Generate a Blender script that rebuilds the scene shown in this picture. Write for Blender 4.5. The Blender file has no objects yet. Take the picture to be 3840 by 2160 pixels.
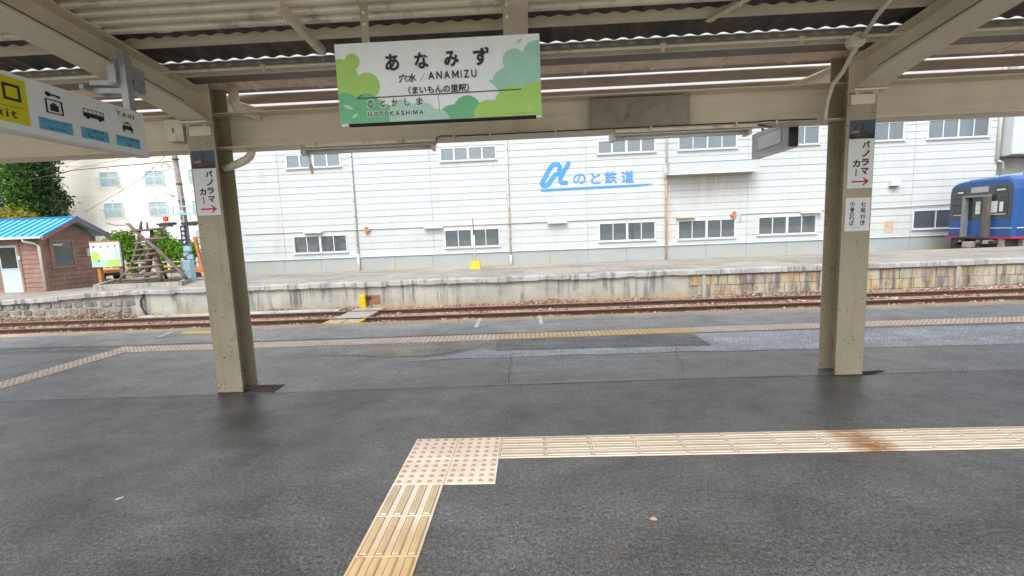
import bpy, bmesh, math, random
import numpy as np
from mathutils import Vector, Matrix

random.seed(7)
SC = bpy.context.scene
COL = SC.collection

# ------------------------------------------------------------------ camera
cam_d = bpy.data.cameras.new("camera")
cam = bpy.data.objects.new("camera", cam_d)
COL.objects.link(cam)
SC.camera = cam
cam_d.sensor_width = 36.0
cam_d.lens = 36.0 * 1745.8 / 3840.0          # wide phone lens, about 95 degrees across
cam_d.clip_start = 0.05
cam_d.clip_end = 2000.0
PITCH, ROLL, YAW = -0.1214, 0.0397, 0.0339
_rot = Matrix.Rotation(YAW, 3, 'Z') @ Matrix.Rotation(PITCH, 3, 'X') @ Matrix.Rotation(ROLL, 3, 'Y')
_m = Matrix.Identity(3)
_m.col[0] = _rot.col[0]
_m.col[1] = _rot.col[2]
_m.col[2] = -_rot.col[1]
cam.matrix_world = Matrix.Translation((0, 0, 1.4368)) @ _m.to_4x4()

# ------------------------------------------------------------------ sky, sun, exposure
SUN_EL, SUN_AZ = math.radians(52), math.radians(200)      # high cloud, sun behind the camera
world = bpy.data.worlds.new("World")
SC.world = world
world.use_nodes = True
wn = world.node_tree.nodes
wl = world.node_tree.links
bgn = wn["Background"]
sky = wn.new("ShaderNodeTexSky")
sky.sky_type = 'NISHITA'
sky.sun_disc = False
sky.sun_elevation = SUN_EL
sky.sun_rotation = SUN_AZ
sky.air_density = 1.0
sky.dust_density = 4.0
sky.ozone_density = 1.0
hs = wn.new("ShaderNodeHueSaturation")
hs.inputs["Saturation"].default_value = 0.22             # overcast: nearly colourless
wl.new(sky.outputs[0], hs.inputs["Color"])
wl.new(hs.outputs[0], bgn.inputs["Color"])
bgn.inputs["Strength"].default_value = 0.15

sun_d = bpy.data.lights.new("sun", 'SUN')
sun = bpy.data.objects.new("sun", sun_d)
COL.objects.link(sun)
sun_d.energy = 0.5
sun_d.angle = math.radians(25)
sun_d.color = (1.0, 0.96, 0.9)
_sd = Vector((math.sin(SUN_AZ) * math.cos(SUN_EL), math.cos(SUN_AZ) * math.cos(SUN_EL), math.sin(SUN_EL)))
sun.rotation_euler = _sd.to_track_quat('Z', 'Y').to_euler()
sun.location = (0, -20, 30)

SC.view_settings.view_transform = 'Standard'
SC.view_settings.look = 'None'
SC.view_settings.gamma = 1.0
SC.view_settings.use_curve_mapping = False
SC.view_settings.exposure = 1.0
SC.cycles.max_bounces = 10
SC.cycles.diffuse_bounces = 5
SC.cycles.transparent_max_bounces = 12

# ------------------------------------------------------------------ object helpers
def tag(o, label=None, cat=None, group=None, kind=None):
    if label: o["label"] = label
    if cat: o["category"] = cat
    if group: o["group"] = group
    if kind: o["kind"] = kind
    return o

def link(o, parent=None):
    COL.objects.link(o)
    if parent is not None:
        o.parent = parent
    return o

def empty(name, loc, label=None, cat=None, group=None, kind=None, rz=0.0):
    o = bpy.data.objects.new(name, None)
    o.location = loc
    o.rotation_euler = (0, 0, rz)
    o.empty_display_size = 0.2
    link(o)
    return tag(o, label, cat, group, kind)

def inst(name, me, loc, parent=None, rz=0.0, scale=None):
    o = bpy.data.objects.new(name, me)
    o.location = loc
    o.rotation_euler = (0, 0, rz)
    if scale: o.scale = scale
    return link(o, parent)

def copy_tree(o, parent=None):
    c = o.copy()
    link(c, parent if parent is not None else None)
    if parent is None: c.parent = None
    for ch in list(o.children):
        copy_tree(ch, c)
    return c

class MB:
    """collects shapes and links them as one mesh object"""
    def __init__(s):
        s.v = []; s.f = []; s.m = []
    def add(s, vs, fs, mi=0):
        b = len(s.v)
        s.v.extend([tuple(p) for p in vs])
        for f in fs:
            s.f.append([b + i for i in f]); s.m.append(mi)
        return s
    def box(s, x0, x1, y0, y1, z0, z1, mi=0):
        return s.add([(x0,y0,z0),(x1,y0,z0),(x1,y1,z0),(x0,y1,z0),(x0,y0,z1),(x1,y0,z1),(x1,y1,z1),(x0,y1,z1)],
              [(0,3,2,1),(4,5,6,7),(0,1,5,4),(1,2,6,5),(2,3,7,6),(3,0,4,7)], mi)
    def bbox(s, x0, x1, y0, y1, z0, z1, b, mi=0):
        """box with chamfered top edges"""
        v = [(x0,y0,z0),(x1,y0,z0),(x1,y1,z0),(x0,y1,z0),
             (x0,y0,z1-b),(x1,y0,z1-b),(x1,y1,z1-b),(x0,y1,z1-b),
             (x0+b,y0+b,z1),(x1-b,y0+b,z1),(x1-b,y1-b,z1),(x0+b,y1-b,z1)]
        f = [(0,3,2,1),(0,1,5,4),(1,2,6,5),(2,3,7,6),(3,0,4,7),(4,5,9,8),(5,6,10,9),(6,7,11,10),(7,4,8,11),(8,9,10,11)]
        return s.add(v, f, mi)
    def hexa(s, p, mi=0):
        """eight corners: four below, four above"""
        return s.add(p, [(0,3,2,1),(4,5,6,7),(0,1,5,4),(1,2,6,5),(2,3,7,6),(3,0,4,7)], mi)
    def bar(s, a, b, w, h, mi=0, up=(0,0,1)):
        a = Vector(a); b = Vector(b); d = (b - a).normalized()
        u = Vector(up)
        if abs(d.dot(u)) > 0.98: u = Vector((0,1,0))
        r = d.cross(u).normalized(); u = r.cross(d).normalized()
        r *= w/2; u *= h/2
        p = [a-r-u, a+r-u, b+r-u, b-r-u, a-r+u, a+r+u, b+r+u, b-r+u]
        return s.hexa(p, mi)
    def tube(s, pts, r, n=8, mi=0, r1=None, cap=True):
        pts = [Vector(p) for p in pts]
        rings = []
        N = len(pts)
        for i, p in enumerate(pts):
            if i == 0: d = pts[1]-pts[0]
            elif i == N-1: d = pts[-1]-pts[-2]
            else: d = (pts[i+1]-pts[i-1])
            d.normalize()
            u = Vector((0,0,1)) if abs(d.z) < 0.9 else Vector((0,1,0))
            a = d.cross(u).normalized(); b = a.cross(d).normalized()
            if isinstance(r, (list, tuple)): rr = r[i]
            else: rr = r if r1 is None else r + (r1-r)*i/(N-1)
            rings.append([p + a*math.cos(t)*rr + b*math.sin(t)*rr for t in [2*math.pi*k/n for k in range(n)]])
        vs = [q for ring in rings for q in ring]
        fs = []
        for i in range(N-1):
            for k in range(n):
                k2 = (k+1) % n
                fs.append((i*n+k, i*n+k2, (i+1)*n+k2, (i+1)*n+k))
        if cap:
            fs.append(tuple(range(n))); fs.append(tuple(range((N-1)*n+n-1, (N-1)*n-1, -1)))
        return s.add(vs, fs, mi)
    def prism(s, poly, axis, d0, d1, mi=0):
        """poly: 2D outline; axis: the axis it is pushed along. x -> (y,z), y -> (x,z), z -> (x,y)"""
        def P(p, d):
            if axis == 'x': return (d, p[0], p[1])
            if axis == 'y': return (p[0], d, p[1])
            return (p[0], p[1], d)
        n = len(poly)
        vs = [P(p, d0) for p in poly] + [P(p, d1) for p in poly]
        fs = [tuple(range(n)), tuple(range(2*n-1, n-1, -1))]
        for i in range(n):
            j = (i+1) % n
            fs.append((i, i+n, j+n, j))
        return s.add(vs, fs, mi)
    def quad(s, a, b, c, d, mi=0):
        return s.add([a,b,c,d], [(0,1,2,3)], mi)
    def poly(s, pts, mi=0):
        return s.add(pts, [tuple(range(len(pts)))], mi)
    def mesh(s, name, mats, smooth=False):
        me = bpy.data.meshes.new(name)
        me.from_pydata(s.v, [], s.f)
        if not isinstance(mats, (list, tuple)): mats = [mats]
        for m in mats: me.materials.append(m)
        me.polygons.foreach_set("material_index", s.m)
        if smooth: me.polygons.foreach_set("use_smooth", [True]*len(s.f))
        bm = bmesh.new(); bm.from_mesh(me)
        bmesh.ops.recalc_face_normals(bm, faces=bm.faces)
        bm.to_mesh(me); bm.free()
        me.update()
        return me
    def build(s, name, mats, parent=None, smooth=False, loc=(0,0,0)):
        o = bpy.data.objects.new(name, s.mesh(name, mats, smooth))
        o.location = loc
        return link(o, parent)

# ------------------------------------------------------------------ material helpers
class NT:
    def __init__(s, name):
        s.mat = bpy.data.materials.new(name); s.mat.use_nodes = True
        s.n = s.mat.node_tree.nodes; s.l = s.mat.node_tree.links
        s.bsdf = s.n["Principled BSDF"]; s.out = s.n["Material Output"]
        s.tc = s.n.new("ShaderNodeTexCoord")
        s.co = s.tc.outputs["Object"]
    def map(s, scale=(1,1,1), loc=(0,0,0), src=None):
        m = s.n.new("ShaderNodeMapping")
        m.inputs["Scale"].default_value = scale; m.inputs["Location"].default_value = loc
        s.l.new(src or s.co, m.inputs["Vector"]); return m.outputs[0]
    def world(s):
        g = s.n.new("ShaderNodeNewGeometry"); return g.outputs["Position"]
    def rand(s):
        g = s.n.new("ShaderNodeNewGeometry"); return g.outputs["Random Per Island"]
    def orand(s):
        g = s.n.new("ShaderNodeObjectInfo"); return g.outputs["Random"]
    def noise(s, scale, detail=4, rough=0.55, vec=None, dist=0.0):
        t = s.n.new("ShaderNodeTexNoise")
        t.inputs["Scale"].default_value = scale; t.inputs["Detail"].default_value = detail
        t.inputs["Roughness"].default_value = rough; t.inputs["Distortion"].default_value = dist
        s.l.new(vec or s.co, t.inputs["Vector"]); return t.outputs[0]
    def voro(s, scale, vec=None, feature='F1', out=0):
        t = s.n.new("ShaderNodeTexVoronoi"); t.feature = feature
        t.inputs["Scale"].default_value = scale
        s.l.new(vec or s.co, t.inputs["Vector"]); return t.outputs[out]
    def ramp(s, fac, stops):
        r = s.n.new("ShaderNodeValToRGB")
        els = r.color_ramp.elements
        while len(els) < len(stops): els.new(0.5)
        for e, (p, c) in zip(els, stops):
            e.position = p
            e.color = (c, c, c, 1) if isinstance(c, (int, float)) else (c[0], c[1], c[2], 1)
        s.l.new(fac, r.inputs[0]); return r.outputs[0]
    def math(s, op, a, b=None, clamp=False):
        m = s.n.new("ShaderNodeMath"); m.operation = op; m.use_clamp = clamp
        for i, q in enumerate((a, b)):
            if q is None: continue
            if isinstance(q, (int, float)): m.inputs[i].default_value = q
            else: s.l.new(q, m.inputs[i])
        return m.outputs[0]
    def mix(s, fac, a, b, mode='MIX'):
        m = s.n.new("ShaderNodeMix"); m.data_type = 'RGBA'; m.blend_type = mode
        for i, q in ((0, fac), (6, a), (7, b)):
            if isinstance(q, (int, float)): m.inputs[i].default_value = q if i == 0 else (q, q, q, 1)
            elif isinstance(q, tuple): m.inputs[i].default_value = (q[0], q[1], q[2], 1)
            else: s.l.new(q, m.inputs[i])
        return m.outputs[2]
    def sep(s, v):
        m = s.n.new("ShaderNodeSeparateXYZ"); s.l.new(v, m.inputs[0]); return m.outputs
    def color(s, c):
        if isinstance(c, tuple): s.bsdf.inputs["Base Color"].default_value = (c[0], c[1], c[2], 1)
        else: s.l.new(c, s.bsdf.inputs["Base Color"])
    def set(s, rough=None, metal=None, spec=None):
        for k, q in (("Roughness", rough), ("Metallic", metal), ("Specular IOR Level", spec)):
            if q is None: continue
            if isinstance(q, (int, float)): s.bsdf.inputs[k].default_value = q
            else: s.l.new(q, s.bsdf.inputs[k])
    def bump(s, h, strength=0.3, dist=0.01):
        b = s.n.new("ShaderNodeBump")
        b.inputs["Strength"].default_value = strength; b.inputs["Distance"].default_value = dist
        s.l.new(h, b.inputs["Height"]); s.l.new(b.outputs[0], s.bsdf.inputs["Normal"])

def simple(name, c, rough=0.6, var=0.18, scale=3.0, metal=0.0, spec=0.5, grime=None, bump=0.0):
    """plain surface with a little uneven tone and fine grain"""
    t = NT(name)
    n = t.noise(scale, 5, 0.6)
    f = t.ramp(n, [(0.3, 1.0 - var), (0.7, 1.0 + var*0.5)])
    col = t.mix(1.0, c, f, 'MULTIPLY')
    if grime:
        g = t.noise(scale*2.3, 6, 0.7)
        col = t.mix(t.ramp(g, [(0.55, 0.0), (0.72, 0.7)]), col, grime)
    t.color(col)
    t.set(rough=t.ramp(n, [(0.3, min(1, rough+0.08)), (0.7, max(0.02, rough-0.08))]), metal=metal, spec=spec)
    if bump: t.bump(t.noise(scale*12, 4), bump, 0.01)
    return t.mat

def flat(name, c, rough=0.45, spec=0.4):
    """printed ink, faintly uneven"""
    t = NT(name)
    n = t.noise(14, 3)
    t.color(t.mix(1.0, c, t.ramp(n, [(0.3, 0.94), (0.7, 1.04)]), 'MULTIPLY'))
    t.set(rough=rough, spec=spec)
    return t.mat

M = {}
def paint(name, c, rust_lo, rust_col=(0.10, 0.045, 0.02), dirt=(0.22, 0.18, 0.12), smap=(14, 14, 0.9), samt=0.42):
    t = NT(name)
    big = t.noise(1.7, 5, 0.6)
    streak = t.noise(1.0, 5, 0.6, t.map(smap))
    col = t.mix(1.0, c, t.ramp(big, [(0.3, 0.86), (0.7, 1.06)]), 'MULTIPLY')
    col = t.mix(t.ramp(streak, [(0.52, 0.0), (0.78, samt)]), col, dirt)
    spots = t.noise(21, 4, 0.7, t.map((1.5, 1.5, 2.2)))
    where = t.noise(2.1, 4, 0.7)
    mk = t.math('MULTIPLY', t.ramp(spots, [(rust_lo, 0.0), (rust_lo + 0.035, 1.0)]), t.ramp(where, [(0.47, 0.0), (0.58, 1.0)]))
    col = t.mix(mk, col, rust_col)
    t.color(col)
    t.set(rough=t.ramp(big, [(0.3, 0.55), (0.7, 0.42)]), spec=0.4)
    t.bump(t.math('ADD', t.noise(60, 3), t.math('MULTIPLY', mk, -1.2)), 0.16, 0.004)
    return t.mat

M['canopy'] = paint('canopy_paint', (0.76, 0.70, 0.565), 0.70, smap=(1.2, 1.2, 18), samt=0.22)
M['column'] = paint('column_paint', (0.385, 0.345, 0.245), 0.60, samt=0.3)
M['pipe'] = simple('painted_pipe', (0.82, 0.77, 0.64), 0.5, 0.14, 2.0, grime=(0.2, 0.16, 0.11))
M['soffit'] = simple('soffit_board', (0.84, 0.72, 0.62), 0.8, 0.2, 2.5, grime=(0.36, 0.22, 0.14))
M['board'] = simple('roof_board', (0.34, 0.27, 0.20), 0.8, 0.2, 2.0)
M['plate_old'] = simple('grey_sheet', (0.34, 0.30, 0.25), 0.7, 0.25, 3.0, grime=(0.14, 0.11, 0.09))
M['galv'] = simple('galvanised', (0.40, 0.42, 0.42), 0.4, 0.12, 6.0, metal=0.5)
M['dark'] = simple('dark_rubber', (0.02, 0.02, 0.02), 0.6)
M['hole'] = simple('dark_gap', (0.012, 0.011, 0.010), 0.9)
M['white_enamel'] = simple('white_enamel', (0.70, 0.70, 0.67), 0.4, 0.08, 4.0, grime=(0.5, 0.47, 0.4))
M['ink'] = flat('black_ink', (0.018, 0.018, 0.022))
M['navy_ink'] = flat('navy_ink', (0.02, 0.02, 0.07))
M['signwhite'] = flat('sign_white', (0.80, 0.85, 0.84), 0.35)
M['paperwhite'] = flat('notice_white', (0.74, 0.75, 0.76), 0.5)
M['green_mid'] = flat('ink_green', (0.14, 0.48, 0.24))
M['green_teal'] = flat('ink_teal', (0.34, 0.62, 0.48))
M['green_light'] = flat('ink_lime', (0.38, 0.62, 0.13))
M['green_pale'] = flat('ink_pale_green', (0.42, 0.66, 0.54))
M['green_white'] = flat('ink_leaf', (0.55, 0.74, 0.62))
M['red_ink'] = flat('red_ink', (0.52, 0.015, 0.035))
M['yellow_ink'] = flat('yellow_ink', (0.66, 0.60, 0.01))
M['blue_ink'] = flat('pale_blue_ink', (0.12, 0.42, 0.66))
M['logo_blue'] = simple('logo_blue_paint', (0.06, 0.30, 0.72), 0.6, 0.14, 5.0)

# corrugated roof sheet, dark with rust
t = NT('roof_sheet')
a = t.noise(2.2, 6, 0.65, t.map((3.2, 0.7, 1)))
t.color(t.ramp(a, [(0.30, (0.014, 0.014, 0.016)), (0.52, (0.085, 0.072, 0.064)), (0.66, (0.15, 0.105, 0.08)), (0.8, (0.20, 0.18, 0.16))]))
t.set(rough=0.5, spec=0.5)
t.bump(t.noise(40, 4), 0.15, 0.004)
M['roof'] = t.mat

# asphalt
def asphalt(name, lo, hi, tint, rough=(0.42, 0.66), brown=0.35):
    t = NT(name)
    w = t.world()
    big = t.noise(0.42, 7, 0.66, t.map((1, 1.3, 1), src=w), 0.9)
    mid = t.noise(2.4, 6, 0.72, w)
    drag = t.noise(1.0, 6, 0.65, t.map((0.55, 2.3, 1), (2, 5, 0), src=w), 0.8)
    grit = t.noise(125, 2, 0.6, w)
    grit2 = t.noise(48, 3, 0.65, w)
    vor = t.voro(120, w)
    stain = t.noise(0.9, 5, 0.6, t.map((1, 1, 1), (7, 3, 0), src=w), 0.6)
    base = t.ramp(big, [(0.38, tuple(lo*c for c in tint)), (0.62, tuple(hi*c for c in tint))])
    base = t.mix(1.0, base, t.ramp(mid, [(0.3, 0.84), (0.5, 1.0), (0.7, 1.12)]), 'MULTIPLY')
    base = t.mix(1.0, base, t.ramp(drag, [(0.3, 0.70), (0.5, 1.0), (0.68, 1.24)]), 'MULTIPLY')
    base = t.mix(1.0, base, t.ramp(grit, [(0.32, 0.42), (0.5, 1.0), (0.62, 1.4), (0.74, 2.3)]), 'MULTIPLY')
    base = t.mix(1.0, base, t.ramp(grit2, [(0.34, 0.46), (0.44, 0.86), (0.54, 1.04), (0.66, 1.55)]), 'MULTIPLY')
    base = t.mix(t.math('MULTIPLY', t.ramp(stain, [(0.52, 0.0), (0.7, 1.0)]), brown), base, tuple(1.05*hi*c for c in (0.95, 0.78, 0.62)))
    fleck = t.noise(23, 4, 0.7, t.map((0.7, 1.5, 1), (3, 1, 0), src=w))
    base = t.mix(1.0, base, t.ramp(fleck, [(0.32, 0.70), (0.42, 0.96), (0.58, 1.03), (0.70, 1.28)]), 'MULTIPLY')
    pits = t.noise(19, 5, 0.75, t.map((0.8, 1.3, 1), src=w))
    pitm = t.math('MULTIPLY', t.ramp(pits, [(0.30, 1.0), (0.36, 0.0)]), t.ramp(t.noise(1.6, 3, 0.6, w), [(0.40, 0.0), (0.55, 1.0)]))
    base = t.mix(t.math('MULTIPLY', pitm, 0.7), base, (0.016, 0.016, 0.016))
    # pale stone chips
    chips = t.math('MULTIPLY', t.ramp(vor, [(0.10, 1.0), (0.16, 0.0)]), t.ramp(t.noise(31, 2, 0.5, w), [(0.60, 0.0), (0.66, 1.0)]))
    base = t.mix(t.math('MULTIPLY', chips, 0.8), base, (0.36, 0.35, 0.33))
    t.color(base)
    t.set(rough=t.ramp(mid, [(0.3, rough[1]), (0.7, rough[0])]), spec=0.5)
    h = t.math('ADD', t.math('MULTIPLY', grit, 0.8), t.math('MULTIPLY', grit2, 1.2))
    h = t.math('SUBTRACT', h, t.math('MULTIPLY', pitm, 0.6))
    t.bump(h, 0.42, 0.006)
    return t.mat
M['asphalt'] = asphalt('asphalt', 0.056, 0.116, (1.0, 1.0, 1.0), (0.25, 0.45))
M['asphalt_mid_lit'] = asphalt('asphalt_middle_lit', 0.115, 0.19, (1.0, 1.0, 0.98), (0.25, 0.42), 0.45)
M['asphalt_dark'] = asphalt('asphalt_patch', 0.165, 0.21, (1.0, 1.0, 1.03), (0.45, 0.7), 0.1)
M['asphalt_pale'] = asphalt('asphalt_worn', 0.34, 0.46, (0.96, 1.0, 1.10), (0.35, 0.6), 0.1)
M['asphalt_brown'] = asphalt('asphalt_stain', 0.24, 0.31, (1.12, 1.0, 0.86), (0.45, 0.7), 0.6)
M['asphalt_far'] = asphalt('asphalt_tan', 0.23, 0.33, (1.08, 1.0, 0.88), (0.6, 0.85), 0.3)  # warm tan surface of the far platform
M['asphalt_edge'] = asphalt('asphalt_edge', 0.18, 0.25, (1.0, 1.0, 1.0), (0.32, 0.5), 0.1)

def concrete(name, c, streaks=True, stain=(0.16, 0.16, 0.16), warm=(0.42, 0.31, 0.16), zb=None, amt=0.75):
    t = NT(name)
    w = t.world()
    a = t.noise(1.3, 6, 0.65, w)
    col = t.mix(1.0, c, t.ramp(a, [(0.3, 0.72), (0.7, 1.12)]), 'MULTIPLY')
    if streaks:
        s1 = t.noise(1.0, 5, 0.62, t.map((6.5, 1, 0.45), src=w))
        s2 = t.noise(1.0, 4, 0.6, t.map((1.2, 1, 0.9), (5, 0, 0), src=w))
        m = t.math('MULTIPLY', t.ramp(s1, [(0.47, 0.0), (0.60, 1.0)]), t.ramp(s2, [(0.38, 0.0), (0.56, 1.0)]))
        col = t.mix(t.math('MULTIPLY', m, amt), col, stain)
    if zb is not None:
        z = t.sep(w)[2]
        zz = t.math('ADD', z, t.math('MULTIPLY', t.noise(2.2, 5, 0.6, w), -0.5))
        m2 = t.ramp(t.math('MULTIPLY', t.math('SUBTRACT', zz, zb), 1.0), [(0.0, 0.75), (0.25, 0.0)])
        col = t.mix(m2, col, warm)
    fine = t.noise(38, 4, 0.7, w)
    col = t.mix(1.0, col, t.ramp(fine, [(0.3, 0.78), (0.7, 1.12)]), 'MULTIPLY')
    t.color(col); t.set(rough=0.85, spec=0.3)
    t.bump(t.math('ADD', fine, t.math('MULTIPLY', a, 2)), 0.35, 0.01)
    return t.mat
M['wall_conc'] = concrete('platform_wall_concrete', (0.47, 0.465, 0.42), True, (0.12, 0.125, 0.13), zb=-0.93, amt=0.85)
M['coping'] = concrete('coping_concrete', (0.45, 0.455, 0.445), True, (0.13, 0.13, 0.13), amt=0.75)
M['kerb'] = concrete('kerb_concrete', (0.46, 0.375, 0.28), False)
M['stone'] = concrete('rubble_stone', (0.30, 0.29, 0.26), True, (0.06, 0.06, 0.05))
M['mortar'] = simple('dark_mortar', (0.07, 0.062, 0.05), 0.9)
t = NT('wall_block')
w = t.world()
rv = t.orand()
c = t.ramp(rv, [(0.0, (0.42, 0.37, 0.26)), (0.3, (0.46, 0.44, 0.37)), (0.55, (0.46, 0.38, 0.24)), (0.8, (0.36, 0.35, 0.32)), (1.0, (0.48, 0.44, 0.33))])
st = t.noise(2.6, 6, 0.7, w)
c = t.mix(t.ramp(st, [(0.50, 0.0), (0.64, 0.8)]), c, (0.40, 0.21, 0.06))
st2 = t.noise(1.0, 5, 0.6, t.map((6, 1, 0.8), (3, 0, 0), src=w))
c = t.mix(t.ramp(st2, [(0.48, 0.0), (0.62, 0.85)]), c, (0.13, 0.125, 0.12))
t.color(t.mix(1.0, c, t.ramp(t.noise(30, 4, 0.7, w), [(0.3, 0.8), (0.7, 1.1)]), 'MULTIPLY'))
t.set(rough=0.88); t.bump(t.noise(24, 5, 0.7, w), 0.4, 0.012)
M['block'] = t.mat

# ballast: per stone tone
t = NT('ballast_stone')
r = t.rand()
t.color(t.ramp(r, [(0.0, (0.10, 0.055, 0.04)), (0.25, (0.21, 0.12, 0.085)), (0.5, (0.29, 0.19, 0.14)), (0.75, (0.36, 0.265, 0.20)), (0.93, (0.42, 0.34, 0.27)), (1.0, (0.56, 0.50, 0.43))]))
t.set(rough=0.9, spec=0.2)
M['ballast'] = t.mat
t = NT('ballast_bed'); w = t.world()
a = t.noise(9, 6, 0.7, w); b = t.noise(0.8, 4, 0.6, w)
t.color(t.mix(t.ramp(b, [(0.4, 0.0), (0.65, 0.6)]), t.ramp(a, [(0.3, (0.16, 0.10, 0.075)), (0.5, (0.32, 0.21, 0.15)), (0.7, (0.44, 0.33, 0.25))]), (0.42, 0.34, 0.26)))
t.set(rough=0.95, spec=0.2); t.bump(a, 0.8, 0.05)
M['bed'] = t.mat
t = NT('open_ground'); w = t.world()
a = t.noise(0.5, 6, 0.7, w)
t.color(t.ramp(a, [(0.3, (0.30, 0.27, 0.20)), (0.55, (0.36, 0.33, 0.25)), (0.7, (0.24, 0.27, 0.13))]))
t.set(rough=0.95); t.bump(t.noise(8, 5, 0.7, w), 0.5, 0.04)
M['yard'] = t.mat
M['rust_rail'] = simple('rail_rust', (0.085, 0.042, 0.028), 0.75, 0.3, 4.0, grime=(0.04, 0.022, 0.015), bump=0.2)
M['rail_top'] = simple('rail_worn_top', (0.46, 0.36, 0.32), 0.42, 0.2, 3.0, metal=0.5)
M['sleeper'] = simple('sleeper_wood', (0.085, 0.06, 0.05), 0.9, 0.35, 5.0, bump=0.4)

# tactile paving, cream worn to ochre along the down strip, rust stain on the right strip
def tactile(name, c, worn=None):
    t = NT(name); w = t.world()
    a = t.noise(4, 5, 0.65, w)
    xs, ys, zs = t.sep(w)
    wob = t.math('MULTIPLY', t.math('SUBTRACT', t.noise(3, 4, 0.6, w), 0.5), 0.5)
    col = t.mix(1.0, c, t.ramp(a, [(0.3, 0.84), (0.7, 1.08)]), 'MULTIPLY')
    if worn == 'near':
        yy = t.math('ADD', ys, wob)
        oc = t.ramp(yy, [(0.0, 1.0), (1.0, 1.0)])
        m = t.math('SUBTRACT', 2.42, yy)
        m = t.math('MULTIPLY', m, 1.7, True)
        col = t.mix(m, col, t.mix(1.0, (0.58, 0.405, 0.20), t.ramp(a, [(0.3, 0.8), (0.7, 1.1)]), 'MULTIPLY'))
        xx = t.math('ADD', xs, t.math('MULTIPLY', wob, 0.35))
        d = t.math('ABSOLUTE', t.math('SUBTRACT', xx, 2.12))
        s = t.math('SUBTRACT', 1.0, t.math('MULTIPLY', t.math('MULTIPLY', d, d), 32.0), True)
        on = t.math('GREATER_THAN', ys, 2.7)
        s = t.math('MULTIPLY', t.math('MULTIPLY', s, on), t.ramp(t.noise(9, 4, 0.6, w), [(0.3, 0.5), (0.6, 1.0)]))
        col = t.mix(s, col, (0.30, 0.14, 0.04))
    g = t.noise(22, 5, 0.7, w)
    col = t.mix(t.ramp(g, [(0.60, 0.0), (0.72, 0.55)]), col, (0.24, 0.19, 0.14))
    t.color(col); t.set(rough=0.62, spec=0.4); t.bump(t.noise(50, 4, 0.6, w), 0.2, 0.004)
    return t.mat
M['tactile_near'] = tactile('tactile_cream', (0.78, 0.68, 0.57), 'near')
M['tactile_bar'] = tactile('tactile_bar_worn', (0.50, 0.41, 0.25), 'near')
M['tactile_bar_shade'] = simple('tactile_bar_shade', (0.26, 0.20, 0.14), 0.8, 0.3, 9.0)  # painted shade for the feet of the tactile bars
M['tactile_dot'] = tactile('tactile_dot_worn', (0.46, 0.32, 0.21), None)
M['tactile_pink'] = tactile('tactile_pinkish', (0.72, 0.61, 0.54))
M['tactile_yellow'] = tactile('tactile_yellow', (0.72, 0.54, 0.27))
M['tactile_far_dot'] = simple('tactile_far_dot', (0.44, 0.34, 0.28), 0.7)
M['road_white'] = simple('painted_white', (0.62, 0.63, 0.60), 0.7, 0.2, 9.0, grime=(0.35, 0.34, 0.31))
M['road_yellow'] = simple('painted_yellow', (0.60, 0.47, 0.20), 0.7, 0.2, 9.0, grime=(0.3, 0.25, 0.15))

# depot building
t = NT('white_siding'); w = t.world()
a = t.noise(0.7, 5, 0.6, w)
c = t.ramp(a, [(0.3, (0.495, 0.54, 0.558)), (0.7, (0.545, 0.575, 0.585))])
sk = t.noise(1.0, 5, 0.65, t.map((2.6, 1, 0.35), src=w))
c = t.mix(t.ramp(sk, [(0.54, 0.0), (0.78, 0.36)]), c, (0.42, 0.385, 0.32))
c = t.mix(1.0, c, t.ramp(t.orand(), [(0.0, 0.96), (1.0, 1.02)]), 'MULTIPLY')
px, py, pz = t.sep(w)
sk2 = t.ramp(t.noise(1.0, 5, 0.7, t.map((7, 1, 0.5), (9, 0, 0), src=w)), [(0.42, 0.0), (0.62, 1.0)])
rust = t.math('SUBTRACT', 1.0, t.math('MULTIPLY', t.math('ABSOLUTE', t.math('SUBTRACT', px, 6.80)), 2.2), True)
under = t.math('MULTIPLY', t.math('SUBTRACT', 1.0, t.math('MULTIPLY', t.math('ABSOLUTE', t.math('SUBTRACT', px, 8.7)), 0.48), True), t.math('MULTIPLY', t.math('SUBTRACT', pz, 1.9), 0.6, True))
low = t.math('LESS_THAN', pz, 3.75)
msk = t.math('MULTIPLY', t.math('MULTIPLY', t.math('MAXIMUM', rust, t.math('MULTIPLY', under, 1.3)), sk2, True), low)
c = t.mix(t.math('MULTIPLY', msk, 0.5), c, (0.46, 0.30, 0.15))
t.color(c); t.set(rough=0.55, spec=0.35)
M['siding'] = t.mat
t = NT('grey_plinth'); w = t.world()
a = t.noise(0.9, 5, 0.6, w)
z = t.sep(w)[2]
c = t.ramp(a, [(0.3, (0.31, 0.355, 0.385)), (0.7, (0.37, 0.41, 0.43))])
m = t.math('MULTIPLY', t.ramp(t.math('ADD', z, t.math('MULTIPLY', a, 0.9)), [(0.2, 1.0), (0.75, 0.0)]), t.ramp(t.noise(0.6, 4, 0.6, t.map((1, 1, .4), src=w)), [(0.40, 0.0), (0.62, 0.9)]))
c = t.mix(m, c, (0.46, 0.41, 0.27))
t.color(c); t.set(rough=0.7)
M['plinth'] = t.mat
M['alu'] = simple('window_frame', (0.66, 0.69, 0.71), 0.45, 0.08, 3.0)
M['white_pipe'] = simple('white_pipe', (0.68, 0.67, 0.63), 0.5, 0.12, 2.0, grime=(0.50, 0.36, 0.24))
M['rust_pipe'] = simple('rust_stained_pipe', (0.62, 0.48, 0.34), 0.6, 0.2, 2.0, grime=(0.42, 0.22, 0.10))
M['orange'] = simple('orange_paint', (0.52, 0.20, 0.07), 0.55, 0.25, 6.0, grime=(0.25, 0.1, 0.04))
M['interior'] = simple('dim_interior', (0.34, 0.38, 0.40), 0.8, 0.3, 0.8)
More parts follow.
